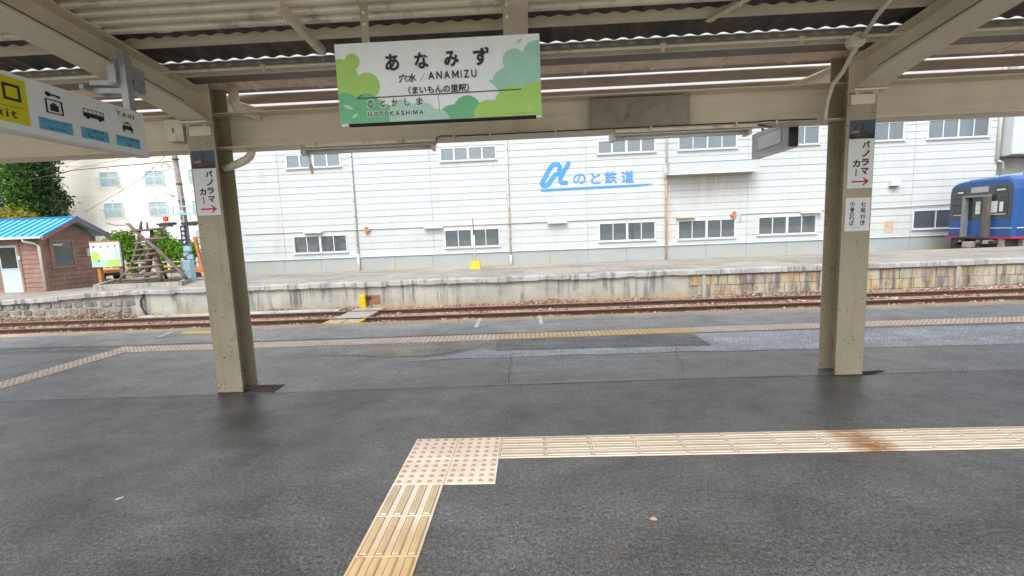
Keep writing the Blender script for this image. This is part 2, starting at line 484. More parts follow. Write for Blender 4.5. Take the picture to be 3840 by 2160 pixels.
M['interior_brace'] = simple('steel_brace', (0.42, 0.46, 0.48), 0.6)
M['carton'] = simple('carton', (0.52, 0.27, 0.08), 0.8)
M['shelf'] = simple('shelf_white', (0.55, 0.62, 0.60), 0.7)
t = NT('window_glass')
mixn = t.n.new("ShaderNodeMixShader"); tr = t.n.new("ShaderNodeBsdfTransparent"); gl = t.n.new("ShaderNodeBsdfGlossy")
tr.inputs[0].default_value = (0.66, 0.74, 0.78, 1); gl.inputs["Roughness"].default_value = 0.04
gl.inputs[0].default_value = (0.85, 0.92, 0.97, 1)
df = t.n.new("ShaderNodeBsdfDiffuse"); df.inputs[0].default_value = (0.30, 0.36, 0.39, 1)
m2 = t.n.new("ShaderNodeMixShader"); m2.inputs[0].default_value = 0.27
t.l.new(tr.outputs[0], m2.inputs[1]); t.l.new(df.outputs[0], m2.inputs[2])
fr = t.n.new("ShaderNodeFresnel"); fr.inputs[0].default_value = 1.5
fac = t.math('ADD', t.math('MULTIPLY', fr.outputs[0], 0.9), 0.10)
t.l.new(fac, mixn.inputs[0]); t.l.new(m2.outputs[0], mixn.inputs[1]); t.l.new(gl.outputs[0], mixn.inputs[2])
t.l.new(mixn.outputs[0], t.out.inputs[0])
M['glass'] = t.mat
M['mansion'] = simple('cream_render', (0.84, 0.81, 0.75), 0.85, 0.06, 0.5)
M['balcony_rail'] = simple('balcony_rail', (0.58, 0.66, 0.70), 0.5)
M['curtain'] = simple('pale_curtain', (0.36, 0.50, 0.52), 0.8, 0.2, 2.0)
M['wood_wall'] = simple('brown_weatherboard', (0.30, 0.185, 0.15), 0.75, 0.3, 2.6, grime=(0.19, 0.10, 0.075), bump=0.2)
M['wood_trim'] = simple('brown_trim', (0.31, 0.19, 0.15), 0.75, 0.2, 3.0)
M['blue_roof'] = simple('blue_roof_sheet', (0.11, 0.50, 0.78), 0.4, 0.12, 1.5)
M['blue_rib'] = simple('blue_roof_seam', (0.035, 0.20, 0.46), 0.45, 0.1, 2.0)
M['door_alu'] = simple('pale_door', (0.50, 0.58, 0.64), 0.45, 0.1, 2.0)
M['log'] = simple('weathered_log', (0.17, 0.14, 0.12), 0.9, 0.4, 4.0, grime=(0.12, 0.085, 0.07), bump=0.4)
M['log_dark'] = simple('dark_log', (0.14, 0.085, 0.065), 0.9, 0.35, 4.0, bump=0.4)
M['planter'] = concrete('planter_concrete', (0.42, 0.40, 0.36), True)
M['soil'] = simple('soil', (0.09, 0.065, 0.045), 0.95, 0.4, 8.0)
M['pole'] = concrete('concrete_pole', (0.34, 0.32, 0.29), True)
M['pale_blue'] = simple('pale_blue_cabinet', (0.36, 0.56, 0.66), 0.5, 0.15, 4.0)
M['navy'] = flat('navy_board', (0.022, 0.022, 0.10))
M['black_box'] = simple('black_housing', (0.035, 0.037, 0.045), 0.45)
M['red_box'] = simple('red_orange_box', (0.75, 0.07, 0.02), 0.5)
M['yellow'] = simple('yellow_paint', (0.74, 0.50, 0.015), 0.5, 0.12, 4.0)
M['yellow_pipe'] = simple('yellow_pipe', (0.72, 0.42, 0.03), 0.5)
M['fence'] = simple('white_fence', (0.55, 0.56, 0.55), 0.6)
M['timber_orange'] = simple('orange_post', (0.42, 0.18, 0.06), 0.7, 0.25, 4.0)
M['crossing'] = simple('crossing_board', (0.40, 0.33, 0.20), 0.8, 0.3, 5.0, grime=(0.22, 0.18, 0.12))
M['train_blue'] = simple('train_blue', (0.010, 0.072, 0.255), 0.3, 0.08, 1.0, spec=0.6)
M['train_light'] = simple('train_roof_blue', (0.10, 0.24, 0.50), 0.35, 0.08, 1.0, spec=0.6)
M['train_deep'] = simple('train_deep_blue', (0.010, 0.05, 0.20), 0.3, 0.08, 1.0, spec=0.6)
M['train_red'] = simple('train_red_band', (0.33, 0.03, 0.085), 0.4, 0.1, 2.0)
M['train_white'] = simple('train_white_line', (0.62, 0.64, 0.70), 0.4)
M['train_mask'] = simple('train_dark_mask', (0.055, 0.06, 0.066), 0.25, 0.1, 2.0, spec=0.6)
M['train_glass'] = simple('train_glass', (0.022, 0.026, 0.03), 0.06, 0.1, 2.0, spec=0.8)
M['gangway'] = simple('gangway_canvas', (0.115, 0.098, 0.08), 0.75, 0.25, 4.0)
M['gangway_grey'] = simple('gangway_grey', (0.20, 0.215, 0.215), 0.6, 0.15, 4.0)
M['under'] = simple('underframe', (0.05, 0.046, 0.042), 0.7, 0.4, 6.0)
M['under_pale'] = simple('underframe_pale', (0.34, 0.31, 0.28), 0.7, 0.3, 6.0)
M['screen'] = simple('dark_screen', (0.02, 0.018, 0.018), 0.3)
M['grey_case'] = simple('grey_case', (0.34, 0.36, 0.38), 0.45, 0.08, 4.0)
M['grey_panel'] = simple('grey_panel', (0.46, 0.47, 0.50), 0.4, 0.06, 4.0)

def leafmat(name, stops):
    t = NT(name)
    t.color(t.ramp(t.rand(), stops)); t.set(rough=0.6, spec=0.3)
    tl = t.n.new("ShaderNodeBsdfTranslucent"); mx = t.n.new("ShaderNodeMixShader"); mx.inputs[0].default_value = 0.25
    src = t.bsdf.inputs["Base Color"].links[0].from_socket
    t.l.new(src, tl.inputs[0]); t.l.new(t.bsdf.outputs[0], mx.inputs[1]); t.l.new(tl.outputs[0], mx.inputs[2]); t.l.new(mx.outputs[0], t.out.inputs[0])
    return t.mat
M['leaf_dark'] = leafmat('leaf_dark', [(0, (0.012, 0.035, 0.014)), (0.5, (0.03, 0.075, 0.025)), (1, (0.06, 0.13, 0.035))])
M['leaf_mid'] = leafmat('leaf_mid', [(0, (0.03, 0.085, 0.018)), (0.5, (0.07, 0.17, 0.025)), (1, (0.15, 0.30, 0.04))])
M['leaf_bright'] = leafmat('leaf_bright', [(0, (0.05, 0.14, 0.015)), (0.5, (0.13, 0.29, 0.022)), (1, (0.26, 0.42, 0.04))])
M['leaf_yellow'] = leafmat('leaf_yellow', [(0, (0.16, 0.16, 0.02)), (0.5, (0.28, 0.26, 0.03)), (1, (0.40, 0.36, 0.06))])
M['bark'] = simple('bark', (0.10, 0.075, 0.055), 0.9, 0.3, 8.0, bump=0.4)
M['poster_sky'] = flat('poster_dusk_sky', (0.055, 0.085, 0.14))
M['poster_low'] = flat('poster_dark_ground', (0.012, 0.013, 0.014))
M['poster_train'] = flat('poster_train', (0.035, 0.042, 0.048))
M['poster_glass'] = flat('poster_glass', (0.075, 0.085, 0.09))
M['poster_glow'] = flat('poster_orange', (0.40, 0.19, 0.05))

# ------------------------------------------------------------------ lettering (built once, placed many times)
_TX = {}
def glyphs(s, weight=0.0):
    key = (s, weight)
    if s == "M" and key not in _TX:
        q = .17 + weight*1.5                              # stem width; two stems and a V, laid out by hand
        v = [(0, 0), (q, 0), (q, 1), (0, 1), (1-q, 0), (1, 0), (1, 1), (1-q, 1), (q, 1), (q, .62), (.5, .10), (.5, .42), (1-q, 1), (1-q, .62)]
        _TX[key] = (np.array(v), [(0, 1, 2, 3), (4, 5, 6, 7), (9, 10, 11, 8), (10, 13, 12, 11)])
    if key not in _TX:
        ref = None
        for wt in (0.0, weight, weight*.8, weight*.6, weight*.4, weight*.2):
            if ref is not None and wt == 0.0: break
            cu = bpy.data.curves.new("lettering", 'FONT')
            cu.body = s; cu.resolution_u = 3; cu.offset = wt
            o = bpy.data.objects.new("lettering", cu)
            COL.objects.link(o)
            bpy.context.view_layer.update()
            me = bpy.data.meshes.new_from_object(o.evaluated_get(bpy.context.evaluated_depsgraph_get()))
            area = sum(p.area for p in me.polygons)
            cur = (np.array([v.co[:2] for v in me.vertices]), [tuple(p.vertices) for p in me.polygons])
            if ref is None:
                cnt = {}
                for p in me.polygons:
                    for e in p.edge_keys: cnt[e] = cnt.get(e, 0) + 1
                rim = sum((me.vertices[a].co - me.vertices[b].co).length for (a, b), c_ in cnt.items() if c_ == 1)
                ref = (area, rim)
            bpy.data.objects.remove(o); bpy.data.curves.remove(cu); bpy.data.meshes.remove(me)
            if wt == 0.0: vs, fs = cur
            elif abs(area - (ref[0] + ref[1]*wt)) < .07*area:          # the thickened outline filled cleanly
                vs, fs = cur; break
        lo = vs.min(0); hi = vs.max(0)
        _TX[key] = ((vs - lo) / np.maximum(hi - lo, 1e-6), fs)
    return _TX[key]

def text_on(mb, s, put, a0, a1, b0, b1, weight=0.0, mi=0):
    """fit the string s into the rectangle a0..a1, b0..b1 of a plane; put(a, b) gives the 3D point"""
    v, f = glyphs(s, weight)
    mb.add([put(a0 + (a1-a0)*p[0], b0 + (b1-b0)*p[1]) for p in v], f, mi)

def disc_pts(cx, cz, rx, rz, n=28):
    return [(cx + rx*math.cos(2*math.pi*k/n), cz + rz*math.sin(2*math.pi*k/n)) for k in range(n)]

def clip(poly, x0, x1, z0, z1):
    def cut(p, inside, inter):
        out = []
        for i in range(len(p)):
            a, b = p[i-1], p[i]
            if inside(b):
                if not inside(a): out.append(inter(a, b))
                out.append(b)
            elif inside(a): out.append(inter(a, b))
        return out
    def ix(x): return lambda a, b: (x, a[1] + (b[1]-a[1])*(x-a[0])/(b[0]-a[0]))
    def iz(z): return lambda a, b: (a[0] + (b[0]-a[0])*(z-a[1])/(b[1]-a[1]), z)
    for ins, it in ((lambda q: q[0] >= x0, ix(x0)), (lambda q: q[0] <= x1, ix(x1)), (lambda q: q[1] >= z0, iz(z0)), (lambda q: q[1] <= z1, iz(z1))):
        if poly: poly = cut(poly, ins, it)
    return poly
# ================================================================== ground and platforms
mb = MB(); mb.quad((-220, -120, -0.74), (220, -120, -0.74), (220, 260, -0.74), (-220, 260, -0.74))
tag(mb.build("ground", M['yard']), kind="structure")

# ---------------------------------------------------------------- near platform
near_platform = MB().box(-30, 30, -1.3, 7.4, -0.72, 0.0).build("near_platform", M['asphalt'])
tag(near_platform, kind="structure")
NPF = near_platform

def sheet(pts, z, name, m, parent, jit=0.0, step=0.25):
    """thin laid sheet with a slightly ragged outline"""
    out = []
    n = len(pts)
    for i in range(n):
        a = Vector(pts[i]); b = Vector(pts[(i+1) % n])
        k = max(1, int((b-a).length / step)) if jit else 1
        for q in range(k):
            p = a.lerp(b, q/k)
            out.append((p.x + (random.uniform(-jit, jit) if q else 0), p.y + (random.uniform(-jit, jit) if q else 0), z))
    return MB().poly(out).build(name, m, parent)

sheet([(-30, 4.17), (-3.0, 4.19), (-1.4, 4.22), (1.4, 4.27), (30, 4.20), (30, 6.12), (-30, 6.12)], 0.0012, "asphalt_patch", M['asphalt_mid_lit'], NPF, 0.004)  # worn paler past the seam, with light from the track side painted in
# newer strip along the edge, worn strip and repairs
sheet([(-30, 6.47), (-6.6, 6.53), (-6.1, 6.47), (-5.3, 6.50), (30, 6.44), (30, 7.398), (-30, 7.398)], 0.003, "asphalt_patch", M['asphalt_edge'], NPF, 0.012)
sheet([(2.16, 5.46), (1.9, 5.22), (3.0, 5.16), (5.4, 5.12), (9.5, 5.10), (9.5, 6.0), (2.16, 6.08)], 0.0035, "worn_strip", M['asphalt_pale'], NPF, 0.02)
sheet([(-1.6, 5.13), (-0.9, 5.21), (1.9, 5.22), (2.16, 5.46), (-0.41, 5.50), (-0.62, 5.62), (-1.1, 5.33)], 0.0035, "worn_strip", M['asphalt_pale'], NPF, 0.025)
sheet([(-0.42, 5.52), (2.16, 5.49), (2.10, 6.10), (-0.44, 6.10)], 0.004, "asphalt_patch", M['asphalt_dark'], NPF, 0.008)
sheet([(-2.6, 5.55), (-1.7, 5.36), (-1.15, 5.40), (-0.68, 5.72), (-0.50, 6.08), (-2.9, 6.08)], 0.0035, "stained_patch", M['asphalt_brown'], NPF, 0.04)
sheet([(-.5, 4.236), (1.4, 4.265), (3.6, 4.245), (3.6, 4.242), (1.4, 4.261), (-.5, 4.231)], 0.0025, "asphalt_seam", M['sleeper'], NPF, 0.004)
def crack(pts, w=0.0045):
    mb = MB(); L = []
    for i in range(len(pts)-1):
        a = Vector(pts[i]); b = Vector(pts[i+1])
        for q in range(4):
            p = a.lerp(b, q/4); L.append((p.x + random.uniform(-.022, .022), p.y))
    L.append(pts[-1])
    for i in range(len(L)-1):
        w0 = w*random.uniform(.5, 1.2)
        mb.quad((L[i][0]-w0/2, L[i][1], .005), (L[i][0]+w0/2, L[i][1], .005), (L[i+1][0]+w0/2, L[i+1][1], .005), (L[i+1][0]-w0/2, L[i+1][1], .005))
    mb.build("crack", M['hole'], NPF)
crack([(-.19, 5.50), (-.21, 5.05), (-.20, 4.86), (-.22, 4.56), (-.21, 4.29)])
crack([(1.72, 5.44), (1.61, 5.02), (1.58, 4.78), (1.51, 4.50)])
crack([(-1.0, 5.40), (-1.27, 4.97), (-1.4, 4.7)], 0.004)

# concrete edge stones of the near platform
for i in range(24):
    x0 = -14.9 + i*1.25
    h = random.uniform(-.004, .003)
    mb = MB(); mb.bbox(x0, x0+1.242, 7.402, 7.72, -0.30, h-0.001, 0.012)
    mb.build("edge_stone", M['kerb'], NPF)
MB().box(-30, 30, 7.402, 7.69, -0.72, -0.302).build("edge_wall", M['wall_conc'], NPF)

def mark(pts, m, name="painted_mark", parent=NPF, z=0.007):
    MB().poly([(p[0], p[1], z) for p in pts]).build(name, m, parent)
mark([(-.85, 7.40), (-.79, 7.40), (-.77, 6.93), (-.84, 6.94)], M['road_white'])
mark([(-.84, 7.70), (-.78, 7.70), (-.785, 7.41), (-.845, 7.41)], M['road_white'])
mark([(.16, 7.40), (.22, 7.40), (.22, 7.0), (.16, 7.01)], M['road_white'])
mark([(.16, 7.70), (.22, 7.70), (.22, 7.41), (.16, 7.41)], M['road_white'])
mark([(-5.87, 7.03), (-5.80, 6.99), (-5.87, 7.395), (-5.94, 7.395)], M['road_white'])
mark([(-5.71, 7.395), (-5.24, 7.395), (-4.95, 7.11), (-5.60, 7.15)], M['road_yellow'])
for x in (-7.42, -7.11, -6.77, -6.38, -6.08, -7.75, -8.1):
    mark([(x-.05, 6.29), (x+.045, 6.30), (x+.05, 6.33), (x-.045, 6.32)], M['road_yellow'])

# tactile paving -------------------------------------------------
def tile_mesh(kind, m0, m1, seg=8, hgt=0.006):
    mb = MB(); s = 0.149
    mb.bbox(-s, s, -s, s, 0.0, hgt, 0.002)
    if kind == 'dot':
        for i in range(5):
            for j in range(5):
                cx, cy = -.12 + .06*i, -.12 + .06*j
                r0, r1 = .0165, .0105
                lo = [(cx+r0*math.cos(2*math.pi*k/seg), cy+r0*math.sin(2*math.pi*k/seg), hgt) for k in range(seg)]
                hi = [(cx+r1*math.cos(2*math.pi*k/seg), cy+r1*math.sin(2*math.pi*k/seg), hgt+.005) for k in range(seg)]
                mb.add(lo+hi, [(k, (k+1) % seg, seg+(k+1) % seg, seg+k) for k in range(seg)], 1)
                mb.add(hi, [tuple(range(seg))], 1)
    else:
        for j in range(4):
            cy = -.1125 + .075*j
            a, b, L, l2 = .0175, .0115, .139, .134
            lo = [(-L, cy-a, hgt), (L, cy-a, hgt), (L, cy+a, hgt), (-L, cy+a, hgt)]
            mb.add([(-L-.004, cy-a-.006, hgt+.0006), (L+.004, cy-a-.006, hgt+.0006), (L+.004, cy+a+.004, hgt+.0006), (-L-.004, cy+a+.004, hgt+.0006)], [(0, 1, 2, 3)], 2)  # dark strip paints the shadow line around the bar foot
            hi = [(-l2, cy-b, hgt+.005), (l2, cy-b, hgt+.005), (l2, cy+b, hgt+.005), (-l2, cy+b, hgt+.005)]
            mb.add(lo+hi, [(0,1,5,4), (1,2,6,5), (2,3,7,6), (3,0,4,7)], 0)
            mb.add(hi, [(0,1,2,3)], 1)
    return mb.mesh("tactile_tile", [m0, m1, M['tactile_bar_shade']])
TH = -0.0083
def tpos(a, b):
    c, s = math.cos(TH), math.sin(TH)
    return (-.2196 + c*a - s*b, 3.1105 + s*a + c*b, 0.001)
me_dot = tile_mesh('dot', M['tactile_near'], M['tactile_dot'], 10)
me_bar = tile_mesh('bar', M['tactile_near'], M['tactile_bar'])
for a in (-.45, -.15):
    for b in (-.15, -.45):
        inst("tactile_tile", me_dot, tpos(a, b), NPF, TH + random.uniform(-.004, .004))
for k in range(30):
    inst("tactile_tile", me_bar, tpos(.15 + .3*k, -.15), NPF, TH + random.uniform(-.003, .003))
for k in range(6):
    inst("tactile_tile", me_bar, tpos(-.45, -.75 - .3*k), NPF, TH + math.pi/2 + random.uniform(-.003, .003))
me_fp = tile_mesh('dot', M['tactile_pink'], M['tactile_far_dot'], 6, 0.009)
me_fy = tile_mesh('dot', M['tactile_yellow'], M['tactile_far_dot'], 6, 0.009)
for k in range(47):
    x = -5.68 + .3*k
    inst("tactile_tile", me_fy if -.45 < x < 2.2 else me_fp, (x, 6.27 + .05*math.sin(x*.35), 0.001), NPF)
for k in range(16):
    inst("tactile_tile", me_fp, (-5.68 - .006*k, 5.96 - .3*k, 0.001), NPF)

# drain cover and hole by the left column, broken asphalt by the right column
drain = empty("drain_cover", (-2.60, 4.33, 0.0), "small rusty square drain cover beside the foot of the left column", "drain cover")
MB().bbox(-.13, .14, -.11, .11, 0.0, .008, .003).build("lid", M['sleeper'], drain)
for q in range(4): MB().box(-.09, .10, -.075 + q*.045, -.06 + q*.045, .0085, .011).build("lid_rib", M['sleeper'], drain)
MB().poly([(.06*math.cos(a)-.155, .05*math.sin(a)-.06, .006) for a in [k*math.pi/6 for k in range(12)]]).build("hole", M['hole'], drain)
sheet([(3.03, 4.24), (3.16, 4.25), (3.30, 4.30), (3.26, 4.34), (3.36, 4.36), (3.14, 4.33), (3.05, 4.33)], 0.004, "pothole", M['hole'], NPF, 0.012, 0.05)

# ---------------------------------------------------------------- far platform
def zt(x):
    if x >= -12.6: return 0.13
    if x <= -15.4: return -0.03
    return -0.03 + 0.16*(x+15.4)/2.8
FY, FB = 13.45, 18.05
mb = MB()
xs = [-45, -15.4, -14.0, -12.6, 35]
for a, b in zip(xs[:-1], xs[1:]):
    mb.hexa([(a, FY+.02, -.74), (b, FY+.02, -.74), (b, FB, -.74), (a, FB, -.74), (a, FY+.02, zt(a)-.004), (b, FY+.02, zt(b)-.004), (b, FB, zt(b)-.004), (a, FB, zt(a)-.004)])
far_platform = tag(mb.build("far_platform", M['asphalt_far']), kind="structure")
# coping stones
x = -17.6
while x < 16.5:
    L = 0.90 if x < 4.2 else 0.485
    L *= random.uniform(.97, 1.03)
    r = 1.0 if x < 4.2 else .35
    dy, dz = random.uniform(-.014, .014)*r, random.uniform(-.010, .008)*r
    a, b = x+.005, x+L-.005
    y0, y1 = FY-.085+dy, FY+.34
    p = []
    za, zb = zt(a)+dz, zt(b)+dz
    N = 4
    # front bottom edge is chipped on the old stones
    bot = [random.uniform(-.012, .022)*r for _ in range(N+1)]
    vs = []; fs = []
    for i in range(N+1):
        xx = a + (b-a)*i/N; zz = za + (zb-za)*i/N
        vs += [(xx, y0+random.uniform(-.008, .008)*r, zz-.135+bot[i]), (xx, y0+random.uniform(-.006, .006)*r, zz-.018), (xx, y0+.018, zz), (xx, y1, zz), (xx, y1, zz-.135)]
    for i in range(N):
        for q in range(5):
            q2 = (q+1) % 5
            fs.append((i*5+q, (i+1)*5+q, (i+1)*5+q2, i*5+q2))
    fs += [(0,1,2,3,4), tuple(N*5+q for q in (4,3,2,1,0))]
    MB().add(vs, fs).build("coping_stone", M['coping'], far_platform)
    x += L
# cast concrete wall
mb = MB()
for a, b in ((-11.9, -8.3), (-8.29, -4.6), (-4.59, -.9), (-.89, 2.8), (2.81, 4.62)):
    mb.box(a, b, FY, FY+.05, -.74, -.002)
mb.build("retaining_wall", M['wall_conc'], far_platform)
# block wall to the right
MB().box(4.63, 17, FY+.03, FY+.06, -.74, -.002).build("wall_backing", M['mortar'], far_platform)
for row, (z0, z1) in enumerate(((-.315, -.045), (-.60, -.325), (-.74, -.61))):
    x = 4.66 + .22*row
    while x < 16.4:
        L = random.uniform(.42, .64)
        d = random.uniform(-.012, .012)
        MB().bbox(x, x+L-.014, FY-.01+d, FY+.03, z0, z1-random.uniform(0, .012), .006).build("wall_block", M['block'], far_platform)
        x += L
for x in (5.05, 8.35, 12.1):
    MB().box(x-.05, x+.05, FY-.06, FY+.02, -.70, -.03).build("wall_post", M['coping'], far_platform)
# rubble wall on the left
MB().box(-19, -11.91, FY+.05, FY+.08, -.74, -.12).build("wall_backing", M['mortar'], far_platform)
for row in range(3):
    x = -18.2 + .1*row
    while x < -12.1:
        L = random.uniform(.26, .5)
        z0 = -.74 + row*.2; z1 = z0 + .19
        top = min(zt(x)-.14, -.15 + .0) if row == 2 else z1
        cx, cz = x+L/2, (z0+top)/2
        n = 8; f = []; g = []
        for k in range(n):
            t_ = 2*math.pi*k/n + random.uniform(-.15, .15)
            sx = L/2*.96*max(-1, min(1, 1.25*math.cos(t_))); sz = (top-z0)/2*.95*max(-1, min(1, 1.25*math.sin(t_)))
            f.append((cx+sx*random.uniform(.86, 1), FY+.045, cz+sz*random.uniform(.86, 1)))
        d = random.uniform(-.02, .015)
        for p in f: g.append((cx+(p[0]-cx)*.8, FY+d, cz+(p[2]-cz)*.8))
        MB().add(f+g, [tuple(range(n, 2*n))] + [(k, (k+1) % n, n+(k+1) % n, n+k) for k in range(n)]).build("wall_stone", M['stone'], far_platform)
        x += L
# low concrete ledge at the wall foot
MB().bbox(-11.2, -5.35, 12.80, 13.02, -.72, -.565, .02).build("wall_ledge", M['coping'], far_platform)
# painted lines on the far platform
ZF = 0.131
def fline(x0, y0, x1, y1, w, m):
    mark([(x0, y0), (x1, y1), (x1, y1+w), (x0, y0+w)], m, "painted_line", far_platform, ZF)
for a, b in ((-8.3, -5.4), (-5.3, -2.0), (-1.9, 1.6), (1.65, 4.4), (4.45, 8.6), (8.7, 20)):
    fline(a, 17.33 - .032*(a+7), b, 17.33 - .032*(b+7), .055, M['road_white'])
fline(8.9, 14.00, 20, 13.96, .06, M['road_white'])
for a, b in ((3.0, 3.9), (7.1, 7.75), (-3.9, -3.2), (-1.0, .3)):
    fline(a, 14.14, b, 14.12, .03, M['road_white'])
fline(-5.1, 13.80, -4.25, 13.82, .09, M['road_yellow'])
fline(-11.35, 14.0, -9.7, 14.55, .07, M['road_white'])
fline(-9.6, 18.7-.9, -8.7, 18.7-.9, .05, M['road_white'])

# raised yard to the left, behind the hut
tag(MB().box(-90, -14.5, FB+.01, 60, -.74, -.01).build("yard", M['yard']), kind="structure")

# ---------------------------------------------------------------- track
tag(MB().quad((-60, 7.69, -.67), (60, 7.69, -.67), (60, FY, -.665), (-60, FY, -.665)).build("track_bed", M['bed']), kind="structure")
track = empty("railway_track", (0, 11.855, -.69), "rusty railway track on brown ballast between the two platforms", "railway track")
for y in (-.5335, .5335):
    prof = [(-.06, 0), (.06, 0), (.06, .012), (.012, .03), (.010, .095), (.0325, .105), (.0325, .132), (.026, .14), (-.026, .14), (-.0325, .132), (-.0325, .105), (-.010, .095), (-.012, .03), (-.06, .012)]
    o = MB().prism([(y+a, b) for a, b in prof], 'x', -45, 45).build("rail", M['rust_rail'], track)
    MB().box(-45, 45, y-.024, y+.024, .1402, .1412).build("running_surface", M['rail_top'], o)
me_sl = MB().bbox(-.11, .11, -1.0, 1.0, -.10, .018, .012).mesh("sleeper", [M['sleeper']])
for k in range(54):
    inst("sleeper", me_sl, (-16.2 + .6*k + random.uniform(-.02, .02), 0, 0), track, random.uniform(-.01, .01))

rng = np.random.default_rng(3)
def stones(n, fy, zf, smin, smax, name, xr=(-17.5, 16.5)):
    oc = np.array([(1,0,0), (-1,0,0), (0,1,0), (0,-1,0), (0,0,1), (0,0,-1)], float)
    of = np.array([(0,2,4), (2,1,4), (1,3,4), (3,0,4), (2,0,5), (1,2,5), (3,1,5), (0,3,5)])
    x = rng.uniform(*xr, n); y = fy(n); s = rng.uniform(smin, smax, n)
    z = zf(x, y) + s*.15
    keep = (np.abs(y-11.3215) > .05+s*.5) & (np.abs(y-12.3885) > .05+s*.5)
    x, y, z, s = x[keep], y[keep], z[keep], s[keep]; n = len(x)
    sc = rng.uniform(.55, 1.15, (n, 6, 3)) * s[:, None, None]
    v = oc[None]*sc + rng.normal(0, .18, (n, 6, 3))*s[:, None, None]
    a = rng.uniform(0, 6.28, n); c, q = np.cos(a)[:, None], np.sin(a)[:, None]
    vx = v[:,:,0]*c - v[:,:,1]*q; vy = v[:,:,0]*q + v[:,:,1]*c
    P = np.stack([vx + x[:,None], vy + y[:,None], v[:,:,2]*.75 + z[:,None]], 2).reshape(-1, 3)
    F = (of[None] + (np.arange(n)*6)[:,None,None]).reshape(-1, 3)
    me = bpy.data.meshes.new(name); me.from_pydata(P.tolist(), [], F.tolist()); me.materials.append(M['ballast'])
    o = bpy.data.objects.new(name, me); link(o)
    return tag(o, kind="stuff")
tag(stones(15000, lambda n: rng.uniform(10.3, 13.42, n), lambda x, y: -.668 + .012*np.sin(x*3) + .02*(y < 11.2), .018, .05, "ballast"), "brown broken stone ballast filling the track bed", "ballast")
heap = lambda x, y: -.67 + np.clip((y-12.75)/.7, 0, 1)*(.04 + .04*np.sin(x*.9+1) + .035*np.sin(x*2.3) + .05*(x < -11))
tag(stones(5200, lambda n: 13.42 - np.abs(rng.normal(0, .28, n)), heap, .014, .042, "ballast"), "loose pale stones heaped along the far platform wall", "ballast")

# crossing boards over the rails
cr = empty("board_crossing", (-4.45, 11.855, -.56), "yellow and grey board crossing laid over the rails near the left column", "crossing")
for x0 in (-.41, .01):
    MB().bbox(x0, x0+.395, -3.75, -.66, -.05, .0, .008).build("board", M['crossing'], cr)
for q in range(5):
    MB().bbox(-.42, .40, -.44+q*.178, -.275+q*.178, -.05, .006, .006).build("board", M['galv'], cr)
for x0 in (-.41, .01):
    MB().bbox(x0, x0+.395, .63, 1.12, -.05, .0, .008).build("board", M['crossing'], cr)
for x0 in (-.43, .41):
    MB().box(x0-.01, x0+.02, -3.75, -.66, -.05, .004).build("board_edge", M['yellow'], cr)

# small litter on the near platform
pb = MB(); r_ = random.Random(2)
pb.add([(.019*math.cos(k*.785)*r_.uniform(.8,1.1), .014*math.sin(k*.785)*r_.uniform(.8,1.1), .0) for k in range(8)] + [(.011*math.cos(k*.785), .008*math.sin(k*.785), .008) for k in range(8)], [tuple(range(8, 16))] + [(k, (k+1) % 8, 8+(k+1) % 8, 8+k) for k in range(8)])
o = pb.build("pebble", M['kerb'], None, loc=(.58, 2.16, .001)); tag(o, "flat pale pebble lying alone on the dark asphalt below the straight tactile strip", "pebble")
pb = MB(); pb.hexa([(-.03, -.006, 0), (.03, .0, 0), (.032, .012, 0), (-.026, .008, 0), (-.03, -.006, .003), (.03, .0, .007), (.032, .012, .006), (-.026, .008, .003)])
o = pb.build("paper_scrap", M['white_enamel'], None, loc=(-2.387, 2.44, .001)); o.rotation_euler = (0, 0, .6); o.scale = (.6, .6, .6); tag(o, "tiny white paper scrap lying on the asphalt in front of the left column", "scrap")
# ================================================================== platform canopy
canopy = empty("platform_canopy", (0, 0, 0), "beige painted steel platform canopy with a dark corrugated roof", "canopy")
CX = (-2.882, 2.913)
def column_mesh(mb, x, w=.245):
    h = w/2
    mb.box(x-h, x+h, 4.23, 4.242, 0.0, 2.86)
    mb.box(x-h, x+h, 4.468, 4.48, 0.0, 2.86)
    mb.box(x-.005, x+.005, 4.2425, 4.4675, 0.0, 2.86)
for x in (CX[0]-5.79, CX[0], CX[1], CX[1]+5.79):
    mb = MB(); column_mesh(mb, x)
    c = mb.build("column", M['column'], canopy)
    # paint chips and rust blisters, thicker toward the foot and the flange edges
    rc = random.Random(int(x*100))
    mb = MB()
    for k in range(46):
        z = 2.2*rc.random()**1.5 + .03
        edge = rc.random() < .45
        cx = x + (rc.choice((-1, 1))*(.122 - rc.random()*.012) if edge else rc.uniform(-.11, .11))
        s = rc.uniform(.002, .006)*(1.6 if z < .25 else 1)
        n = 7
        pts = [(cx + s*rc.uniform(.5, 1.7)*math.cos(2*math.pi*q/n), z + s*rc.uniform(.5, 1.2)*math.sin(2*math.pi*q/n)) for q in range(n)]
        yy = 4.2292 if rc.random() < .75 else 4.4672
        mb.poly([(min(max(a, x-.1222), x+.1222), yy, b) for a, b in pts])
    tag(mb.build("paint_chips", M['rust_rail'], c), kind="stuff")
    # cap plate, panel plate and weld collar under the rafter
    mb = MB(); mb.box(x-.135, x+.135, 4.13, 4.228, 2.487, 2.503); mb.build("cap_plate", M['canopy'], c)
    mb = MB(); mb.box(x-.098, x+.102, 4.222, 4.229, 2.395, 2.478); mb.build("cover_plate", M['canopy'], c)
    mb = MB()
    for dx in (-.075, .08): mb.tube([(x+dx, 4.19, 2.470), (x+dx, 4.19, 2.487)], .014, 6)
    mb.build("bolt", M['canopy'], c)
    MB().box(x-.124, x+.124, 4.226, 4.246, -.002, .012).build("rusted_foot", M['rust_rail'], c)

